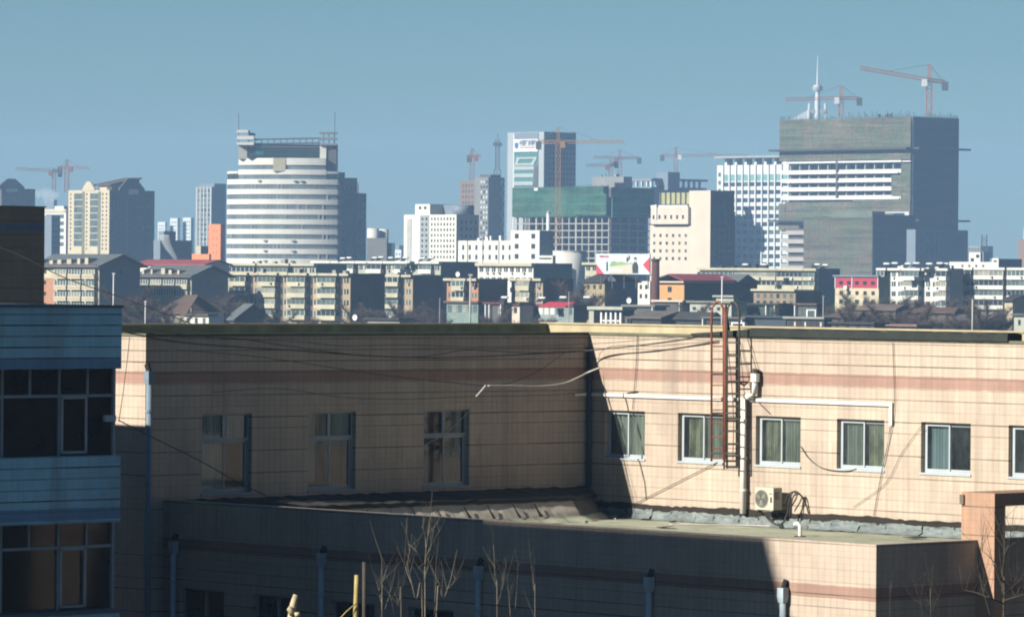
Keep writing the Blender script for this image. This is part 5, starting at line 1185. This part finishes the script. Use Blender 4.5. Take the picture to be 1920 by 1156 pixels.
# brown building at the edge
b = B('brown_building', 'dark brown tiled building with a blue band rising behind the blue building', 'building', -420, -160, 84, 383, 158, base=GZ); b.body(T_BROWN)
T_BR2 = tile('brown_tile_banded', (.46, .32, .21), (.22, .30, .46), [(b.z(430), b.z(416))], pitch=.14, row=.45, deep=.5, vdark=.6)
b.root.children[0].data.materials[0] = T_BR2; b.slab('coping', W_YELLOW, -160, 84.6, 382, 384, -.3, .05, 's')

# ---------------- cranes
def crane(label, xm, ytop, ybase, D, jl, jr, yj, m, w=1.8, tilt=0.0, cabm=None, yjr=None):
    base = P(xm, ybase, D); t = thing('tower_crane', label, 'crane', base, 0, None)
    zt = P(xm, yj, D).z - base.z; za = P(xm, ytop, D).z - base.z
    MB().lattice((0, 0, 0), (0, 0, zt), w, w * 1.5, w * .14).build('mast', m, t)
    MB().lattice((0, 0, zt), (0, 0, za), w * .55, w, w * .13).build('apex', m, t)
    q = P(jl, yj + tilt, D) - base; MB().lattice((0, 0, zt), (q.x, -3, q.z), w * .62, w * 1.4, w * .11).build('jib', m, t)
    q2 = P(jr, yj if yjr is None else yjr, D) - base; MB().lattice((0, 0, zt), (q2.x, 2, q2.z), w * .62, w * 1.4, w * .13).build('counter_jib', m, t)
    n = MB(); far = q if abs(q.x) > abs(q2.x) else q2; nearj = q2 if far is q else q
    n.box(nearj.x - w * .6, nearj.x + w * .6, 1, 1 + w, nearj.z - w * 1.6, nearj.z + .2); n.build('counterweight', DSTEEL, t)
    c = MB(); sgn = -1 if far.x < 0 else 1; c.box(sgn * w * .5, sgn * w * 1.5, -w, w * .1, zt - w * 1.3, zt + w * .1); c.build('cab', cabm or m, t)
    r = MB(); r.tube([(0, 0, za), (far.x * .6, -1.5, far.z * .6 + zt * .4 + .6)], w * .05, 4); r.tube([(0, 0, za), (nearj.x * .85, 1.5, nearj.z + .5)], w * .05, 4); r.build('tie_rope', DSTEEL, t)
    return t
crane('tall orange crane with a long tilted jib standing on the huge tower', 1742, 121, 216, 2140, 1611, 1773, 150, CR_O, 2.3, -22, WH, 154)
crane('smaller orange crane rising behind the middle of the huge tower', 1577, 160, 216, 2200, 1472, 1612, 184, CR_O, 2.1, 3, WH)
crane('yellow crane tied to the green netted block', 1045, 238, 460, 1880, 1170, 1010, 266, CR_Y, 1.8, 0)
crane('faint reddish crane on the brownish half built tower', 885, 278, 338, 2320, 902, 880, 292, CR_R, 2.0, 0)
crane('faint crane with a raised short jib behind the netted block', 1145, 300, 335, 2500, 1098, 1156, 310, CR_R, 1.9, 0, None, 304)
crane('faint reddish crane with a level jib behind the netted block', 1162, 281, 335, 2600, 1112, 1199, 296, CR_R, 2.0, -1)
crane('faint crane with a very long thin jib left of the gridded tower canopy', 1267, 276, 340, 2700, 1400, 1242, 291, CR_R, 2.0, 1, WH)['label'] = 'faint crane with a very long thin jib reaching towards the gridded tower canopy'
crane('far brown crane with a low jib over the dark crested tower', 101, 315, 360, 2500, 30, 112, 321, CR_R, 1.8, -5)
crane('far brown crane behind the cream residential tower', 125, 299, 360, 2400, 168, 112, 313, CR_R, 2.0, 2)
# television tower
t = thing('television_tower', 'slender television tower with a ball and needle mast behind the huge tower', 'tower', (P(1530, HY, 2800).x, 2800, GZ)); zt = lambda y: P(1530, y, 2800).z - GZ
MB().tube([(0, 0, 0), (0, 0, zt(190)), (0, 0, zt(160))], 2.0, 10, 1.0).build('shaft', W_WHITE2, t, True); MB().tube([(0, 0, zt(160)), (0, 0, zt(135)), (0, 0, zt(104))], .75, 6, .15).build('needle', W_WHITE2, t)
MB().tube([(0, 0, zt(171)), (0, 0, zt(168.5)), (0, 0, zt(166)), (0, 0, zt(163)), (0, 0, zt(160))], 2.4, 14, 2.4).build('pod', W_WHITE2, t); MB().tube([(0, 0, zt(168.5)), (0, 0, zt(163))], 3.0, 14).build('pod_rim', STEEL, t)
q = MB()
for x in (-4.6, 4.6): q.tube([(x * 1.1, 0, zt(225)), (x, 0, zt(194))], .8, 6)
q.build('buttress', W_WHITE2, t); MB().prism([(-16, 0, zt(225)), (-3.5, 0, zt(225)), (-3.5, 0, zt(203))], (0, 2, 0)).build('glass_roof', W_WHITE2, t); MB().box(-5, 5, -1, 1, zt(212), zt(205)).build('collar', STEEL, t)

# ---------------- billboard
bb = thing('billboard', 'wide white rooftop billboard with two red arrow corners and two dark suited people', 'billboard', (P(1168, HY, 975).x, 975, P(1168, 527, 975).z), R(-36))
sc = 975 / F / math.cos(R(36)); X = lambda x: (x - 1168) * sc; Zb = lambda y: (527 - y) * 975 / F
MB().box(X(1119), X(1218), -.15, .15, Zb(514), Zb(475.5)).build('panel', mat('billboard_sky', (.66, .78, .82), .6, .08, .2), bb)
def flat(name, m, pts, d=.17): return MB().prism([(X(x), -d - .02, Zb(y)) for x, y in pts], (0, .018, 0)).build(name, m, bb)
BR = mat('billboard_red', (.62, .05, .09), .6, .05)
flat('red_arrow', BR, [(1119.3, 513.8), (1134, 513.8), (1119.3, 495)]); flat('red_arrow', BR, [(1205, 496), (1217.8, 482), (1217.8, 511)])
flat('meadow', mat('billboard_green', (.30, .42, .22), .7, .3, .6), [(1144, 499), (1146, 491), (1152, 489), (1158, 491), (1166, 490), (1176, 493), (1186, 492), (1188, 500), (1184, 507), (1146, 503)])
flat('painted_house', mat('billboard_cream', (.66, .60, .48), .7, .1), [(1144, 513), (1144, 500), (1168, 497), (1186, 494), (1186, 513)], .19)
for i in range(7): flat('painted_window', WH, [(1146 + i * 3.2, 510), (1148 + i * 3.2, 510), (1148 + i * 3.2, 504), (1146 + i * 3.2, 504)], .21)
flat('bottle', mat('billboard_dark', (.03, .035, .045), .6), [(1138, 508), (1141, 508), (1141, 493), (1140, 490), (1139, 490), (1138, 493)])
flat('suited_figure', MATS['billboard_dark'], [(1176, 492), (1182, 484), (1182, 480), (1179, 478), (1176, 480), (1175, 487)]); flat('suited_figure', MATS['billboard_dark'], [(1187, 512), (1186, 498), (1189, 491), (1194, 491), (1197, 498), (1197, 512)])
flat('face', W_PEACH, [(1189.5, 491), (1189.5, 486), (1191.5, 484), (1193.5, 486), (1193.5, 491)], .19); flat('hair', MATS['billboard_dark'], [(1189, 487), (1189, 483), (1191.5, 481), (1194, 483), (1194, 487), (1191.5, 485)], .21); flat('face', W_PEACH, [(1177, 483), (1177, 479.5), (1180, 479.5), (1180, 483)], .19)
text('WINCALL', .55, BR, bb, (X(1125), -.2, Zb(482.5)), sx=X(1143) - X(1125), bold=.02)
for x in (1125, 1146, 1168, 1190, 1212): MB().bar((X(x), .5, -1.5), (X(x), .3, Zb(476)), .16).build('strut', DSTEEL, bb)
MB().box(X(1119), X(1218), .25, .45, Zb(516), Zb(514.5)).build('catwalk', DSTEEL, bb)

# ---------------- masts, tanks, dishes, trees
def mast(label, x, yt, yb, D, r, m, arm=False, name='lamp_mast', topm=None):
    p = P(x, yb, D); t = thing(name, label, 'mast', p); h = P(x, yt, D).z - p.z
    MB().tube([(0, 0, 0), (0, 0, h)], r, 7, r * .75).build('pole', m, t, True)
    b = MB(); b.box(-r * 2, r * 2, -r, r, h, h + r * 1.6); b.build('head', topm or m, t)
    return t
PM = mat('pale_mast', (.60, .58, .50), .7, .12, 1)
mast('tall pale lamp mast before the salmon block', 881, 517, 640, 760, .17, PM)
mast('pale mast before the dark slate gable end', 212, 514, 640, 800, .13, WH); mast('thin dark pole before the cream balconies with the red lower bay', 176, 516, 640, 800, .11, DSTEEL)
mast('short white pole among the trees beside the brown hipped roof', 272, 566, 640, 780, .11, WH); mast('white mast rising behind the ladder hoops', 1353, 520, 640, 800, .13, WH)
mast('dark topped pale pole before the white apartments', 1823, 560, 640, 800, .16, PM, topm=DSTEEL); mast('thin grey pole before the red awning roof', 1066, 548, 640, 800, .08, STEEL); mast('thin grey pole before the ochre apartments', 824, 560, 640, 820, .07, STEEL)
mast('thin pole before the crimson building', 1543, 556, 640, 850, .1, STEEL)
def solar(x, y, D, label, grp='solar water heaters on the roofs'):
    p = P(x, y, D); t = thing('solar_heater', label, 'solar heater', p, R(random.uniform(-50, -44)), grp)
    MB().tube([(-.9, .5, .9), (.9, .5, .9)], .24, 10).build('tank', WH, t, True)
    MB().prism([(-.8, -.6, .1), (.8, -.6, .1), (.8, .4, .8), (-.8, .4, .8)], (0, 0, .06)).build('collector', G2, t)
    MB().bar((-.7, .5, 0), (-.7, .5, .9), .06).build('leg', STEEL, t); MB().bar((.7, .5, 0), (.7, .5, .9), .06).build('leg', STEEL, t)
random.seed(9)
sx_ = [(640, 491), (652, 490), (700, 490), (712, 489), (730, 490), (745, 489), (758, 490), (790, 491), (806, 490), (1660, 502), (1675, 501), (1700, 502), (1716, 501), (1740, 502), (1760, 501), (1770, 502), (1530, 503), (1545, 504), (1395, 503), (1430, 503)]
wh_ = ['first', 'second', 'third', 'fourth', 'fifth', 'sixth', 'seventh', 'eighth', 'ninth', 'tenth']
for k, (x, y) in enumerate(sx_):
    grp_ = 'pale apartment row behind the ochre blocks' if k < 9 else 'round-cornered white apartment block' if k < 16 else 'long cream row'
    i_ = k if k < 9 else k - 9 if k < 16 else k - 16
    solar(x, y, 1185 if k < 9 else 1062 if k < 16 else 1122, f'white solar heater on the roof of the {grp_}', 'solar heaters of the ' + grp_)
for x, y, D, lab in ((1013, 567, 935, 'white solar heater at the end of the maroon roof'), (1053, 566, 930, 'white solar heater above the bright red awning'), (943, 566, 935, 'white solar heater on the beige hut'), (1098, 566, 915, 'white solar heater just beside the pavilion roof')): solar(x, y, D, lab)
def dish(x, y, D, label):
    t = thing('satellite_dish', label, 'satellite dish', P(x, y, D), R(-35)); q = MB(); n = 14
    for i in range(n):
        a_, c_ = 2 * math.pi * i / n, 2 * math.pi * (i + 1) / n
        q.poly([(0, .18, .8), (.55 * math.cos(a_), 0, .8 + .55 * math.sin(a_)), (.55 * math.cos(c_), 0, .8 + .55 * math.sin(c_))]); q.poly([(0, .21, .8), (.55 * math.cos(c_), .03, .8 + .55 * math.sin(c_)), (.55 * math.cos(a_), .03, .8 + .55 * math.sin(a_))])
    q.build('bowl', WH, t); MB().bar((0, .2, 0), (0, .2, .8), .08).build('stand', STEEL, t)
dish(858, 521, 998, 'white satellite dish on the salmon block roof'); dish(1179, 571, 905, 'white dish on the dark flat shed by the pavilion'); dish(665, 603, 870, 'white dish low in the trees by the dark brick wall')

TW = mat('winter_twig', (.115, .085, .068), .95, .3, .3); TB = mat('winter_bark', (.10, .08, .065), .95, .3, .5); TG = mat('olive_twig', (.085, .095, .055), .95, .3, .3)
def tree_mesh(seed, h, spread, n, m):
    rg = random.Random(seed); c = MB(); tr = MB(); tr.tube([(0, 0, 0), (.1, 0, h * .4), (.0, .1, h * .75)], .22, 6, .06); tips = []
    for i in range(13):
        z = h * rg.uniform(.28, .7); a = rg.uniform(0, 6.28); l = spread * rg.uniform(.5, 1); e = Vector((math.cos(a) * l, math.sin(a) * l, z + l * rg.uniform(.5, 1.2)))
        tr.tube([(0, 0, z), (e.x * .5, e.y * .5, z + (e.z - z) * .4), tuple(e)], .09, 4, .03); tips += [(Vector((0, 0, z)), e)] * 2
    for i in range(n):
        p, e = rg.choice(tips); o = p.lerp(e, rg.uniform(.25, 1.1)); d = Vector((rg.gauss(0, .7), rg.gauss(0, .7), rg.uniform(.1, 1.3))).normalized() * rg.uniform(.7, 2.0)
        s_ = d.cross(Vector((rg.random() - .5, rg.random() - .5, rg.random() - .5))).normalized() * rg.uniform(.02, .045)
        c.poly([o - s_, o + s_, o + d])
        if rg.random() < .6: k = o + d * .5; d2 = (d + Vector((rg.gauss(0, .8), rg.gauss(0, .8), rg.gauss(.2, .5)))) * .5; c.poly([k - s_ * .7, k + s_ * .7, k + d2])
    a = bpy.data.meshes.new('trunk'); a.from_pydata(tr.v, [], tr.f); a.materials.append(TB); b_ = bpy.data.meshes.new('crown'); b_.from_pydata(c.v, [], c.f); b_.materials.append(m); return a, b_
TM = [tree_mesh(s_, h, sp_, n, m) for s_, h, sp_, n, m in ((1, 10, 3.9, 3400, TW), (2, 9, 4.6, 3800, TW), (3, 11, 3.6, 3000, TW), (4, 8, 3.6, 3600, TG))]
TP = [(205, 568, 880, 0, 'bare tree below the dark slate gable'), (236, 552, 900, 1, 'rounded bare tree before the second slate gable'), (258, 560, 870, 2, 'bare tree beside the short white pole'), (285, 574, 860, 1, 'bare tree beside the brown hipped roof'), (405, 565, 930, 1, 'bare tree behind the dark slate gabled house'), (420, 556, 945, 0, 'tall bare tree at the corner of the ochre block'), (455, 568, 935, 2, 'bare tree just over the dark slate gabled house'), (525, 590, 900, 1, 'low bare tree before the second stair recess of the ochre block'), (578, 592, 900, 0, 'low bare tree before the third stair recess of the ochre block'), (672, 578, 930, 1, 'bare tree at the dark end of the ochre block'), (698, 574, 925, 0, 'bare tree in the middle of the dark end wall'), (735, 580, 920, 2, 'bare tree under the white framed balcony'), (762, 575, 930, 1, 'bare tree under the wide dark wall'), (790, 582, 910, 0, 'low bare tree near the thin grey pole'), (815, 577, 930, 2, 'bare tree before the dark wall next to the salmon block'), (935, 588, 880, 1, 'low bare tree before the small house with white doorposts'), (1010, 590, 870, 0, 'thin bare tree before the glazed shop row'), (1090, 545, 960, 1, 'brownish bare tree between the ochre block and billboard'), (1080, 552, 950, 2, 'slim bare tree before the dark gable near the billboard'), (1290, 580, 890, 1, 'bare tree before the pale green house'), (1420, 584, 880, 3, 'olive bush-like tree before the drab brown house'), (1590, 570, 930, 3, 'olive tree against the cream wall of the crimson building'), (1625, 558, 950, 3, 'round olive tree hiding the crimson building corner'), (1660, 566, 930, 1, 'bare tree where the crimson building meets the white block'), (1690, 556, 950, 0, 'bare tree under the first small windows of the white block'), (1735, 562, 935, 2, 'bare tree under the second stair recess of the white block'), (1765, 575, 900, 1, 'bare tree before the blue-grey end of the white block'), (1800, 570, 920, 0, 'bare tree between the two white blocks'), (1850, 572, 910, 1, 'bare tree under the broad glazed balconies'), (1880, 584, 880, 2, 'bare tree beside the little cream gabled house'), (1560, 580, 890, 1, 'bare tree beside the open shelter'), (1705, 596, 830, 1, 'low bare tree close behind the dark coping strip'), (1640, 592, 850, 0, 'bare tree above the low pinkish house'), (1750, 600, 820, 2, 'low bare tree among the brown roofs'), (1815, 598, 830, 1, 'low bare tree at the foot of the dark topped pole'), (1600, 586, 840, 1, 'wide bare tree over the felt roofed dark house'), (1672, 583, 850, 1, 'wide bare tree over the dusty brown house'), (1725, 584, 860, 1, 'wide bare tree over the long low brown house'), (1785, 586, 845, 0, 'bare tree at the end of the long low brown house'), (1840, 588, 830, 1, 'wide bare tree over the dark low house'), (330, 592, 850, 1, 'low bare tree before the brown hipped roof')]
for k, (x, y, D, i, lab) in enumerate(TP):
    p = P(x, y, D); hh = p.z - GZ; s_ = hh / (10.5, 10, 10.8, 9)[i]; t = thing('bare_tree', lab, 'tree', (p.x, p.y, GZ), k * 1.7, 'winter trees between the low houses'); t.scale = (s_ * 1.1, s_ * 1.1, s_)
    put('trunk', TM[i][0], t); put('crown', TM[i][1], t)
# smoke
def smoke(label, pts, D, den, flat=False):
    m = bpy.data.materials.new('smoke'); m.use_nodes = True; nt = m.node_tree; nt.nodes.remove(nt.nodes['Principled BSDF'])
    v = N(nt, 'ShaderNodeVolumePrincipled'); v.inputs['Color'].default_value = (.9, .93, .95, 1); v.inputs['Density'].default_value = den
    nt.links.new(v.outputs[0], nt.nodes['Material Output'].inputs['Volume'])
    q = MB(); prev = None; n = 12; rings = []
    for x, y, r in pts:
        c = P(x, y, D); w_ = [r * random.uniform(.75, 1.2) for _ in range(n)] if flat else None
        if flat: rings.append([(c.x, c.y + 2 * w_[i] * math.cos(2 * math.pi * i / n), c.z + w_[i] * math.sin(2 * math.pi * i / n)) for i in range(n)]); continue
        rings.append([(c.x + r * math.cos(2 * math.pi * i / n), c.y + r * math.sin(2 * math.pi * i / n), c.z) for i in range(n)])
    k = len(q.v)
    for a_, c_ in zip(rings, rings[1:]):
        for i in range(n): q.poly([a_[i], a_[(i + 1) % n], c_[(i + 1) % n], c_[i]])
    q.poly(rings[0][::-1]); q.poly(rings[-1]); o = q.build('smoke', m, None, True); tag(o, label, 'smoke', None, 'stuff')
smoke('white smoke plume slanting before the boiler block', [(331, 489, .5), (325, 478, .9), (318, 468, 1.2), (313, 458, 1.3), (309, 448, 1.5), (307, 440, 1.6)], 1400, .35)
smoke('pale smoke bank drifting behind the brown wall', [(64, 362, 1), (70, 364, 2.6), (77, 361, 2.2), (84, 366, 3.6), (92, 364, 3), (99, 368, 3.2), (106, 365, 2), (112, 366, .8)], 2300, .035, True)
HAZE, SUN, SKY, AIR, DUST, OZONE, SKYSAT, HUE, EXPO = 1.5e-4, 5.0, .0245, 1.3, .0, 7.0, .9, .5, 1.4
TINT = (.61, .915, 1.06)
# ================================================================== GROUND, AIR, SUN, CAMERA
g = MB(); g.poly([(-2900, -250, 0), (2900, -250, 0), (2900, 4900, 0), (-2900, 4900, 0)])
tag(g.build('ground', mat('ground_earth', (.14, .125, .10), .95, .3, .02)), None, None, None, 'structure').location.z = GZ
hz = MB().box(-3000, 3000, -300, 5000, GZ - 1, 135); hm = bpy.data.materials.new('air'); hm.use_nodes = True
nt = hm.node_tree; nt.nodes.remove(nt.nodes['Principled BSDF'])
pv = N(nt, 'ShaderNodeVolumePrincipled'); pv.inputs['Color'].default_value = (.34, .56, .86, 1); pv.inputs['Density'].default_value = HAZE
pv.inputs['Anisotropy'].default_value = .0
nt.links.new(pv.outputs[0], nt.nodes['Material Output'].inputs['Volume'])
tag(hz.build('haze', hm), None, None, None, 'stuff')

tv = Vector((.867, .536, -.53)).normalized()
sd = bpy.data.lights.new('sun', 'SUN'); sd.energy = SUN; sd.angle = R(.5); sd.color = (1, .95, .86)
so = bpy.data.objects.new('sun', sd); COL.objects.link(so); so.rotation_euler = tv.to_track_quat('-Z', 'Y').to_euler()
w = bpy.data.worlds.new('World'); SC.world = w; w.use_nodes = True; nt = w.node_tree
sk = N(nt, 'ShaderNodeTexSky'); sk.sky_type = 'NISHITA'; sk.sun_disc = False
sk.sun_elevation = math.asin(-tv.z); sk.sun_rotation = math.atan2(-tv.x, -tv.y)
sk.altitude = 50; sk.air_density = AIR; sk.dust_density = DUST; sk.ozone_density = OZONE
hs = N(nt, 'ShaderNodeHueSaturation'); hs.inputs['Saturation'].default_value = SKYSAT; hs.inputs['Hue'].default_value = HUE
nt.links.new(sk.outputs[0], hs.inputs['Color'])
nt.links.new(mixc(nt, 1.0, hs.outputs[0], TINT, 'MULTIPLY'), nt.nodes['Background'].inputs[0]); nt.nodes['Background'].inputs[1].default_value = SKY
cd = bpy.data.cameras.new('camera'); cam = bpy.data.objects.new('camera', cd); COL.objects.link(cam)
cd.sensor_width = 36; cd.lens = 36 * F / 1920; cd.shift_y = -(578 - HY) / 1920; cd.clip_start = 1; cd.clip_end = 9000
cam.location = (0, 0, 0); cam.rotation_euler = (R(90), -ROLL, 0)
SC.camera = cam
vs = SC.view_settings; vs.view_transform = 'Standard'; vs.look = 'None'; vs.exposure = EXPO; vs.gamma = 1
SC.render.engine = 'CYCLES'; SC.cycles.use_denoising = True; SC.cycles.filter_width = 2.0; SC.cycles.max_bounces = 6; SC.cycles.volume_bounces = 0; SC.cycles.diffuse_bounces = 2
SC.cycles.transparent_max_bounces = 12; SC.render.film_transparent = False
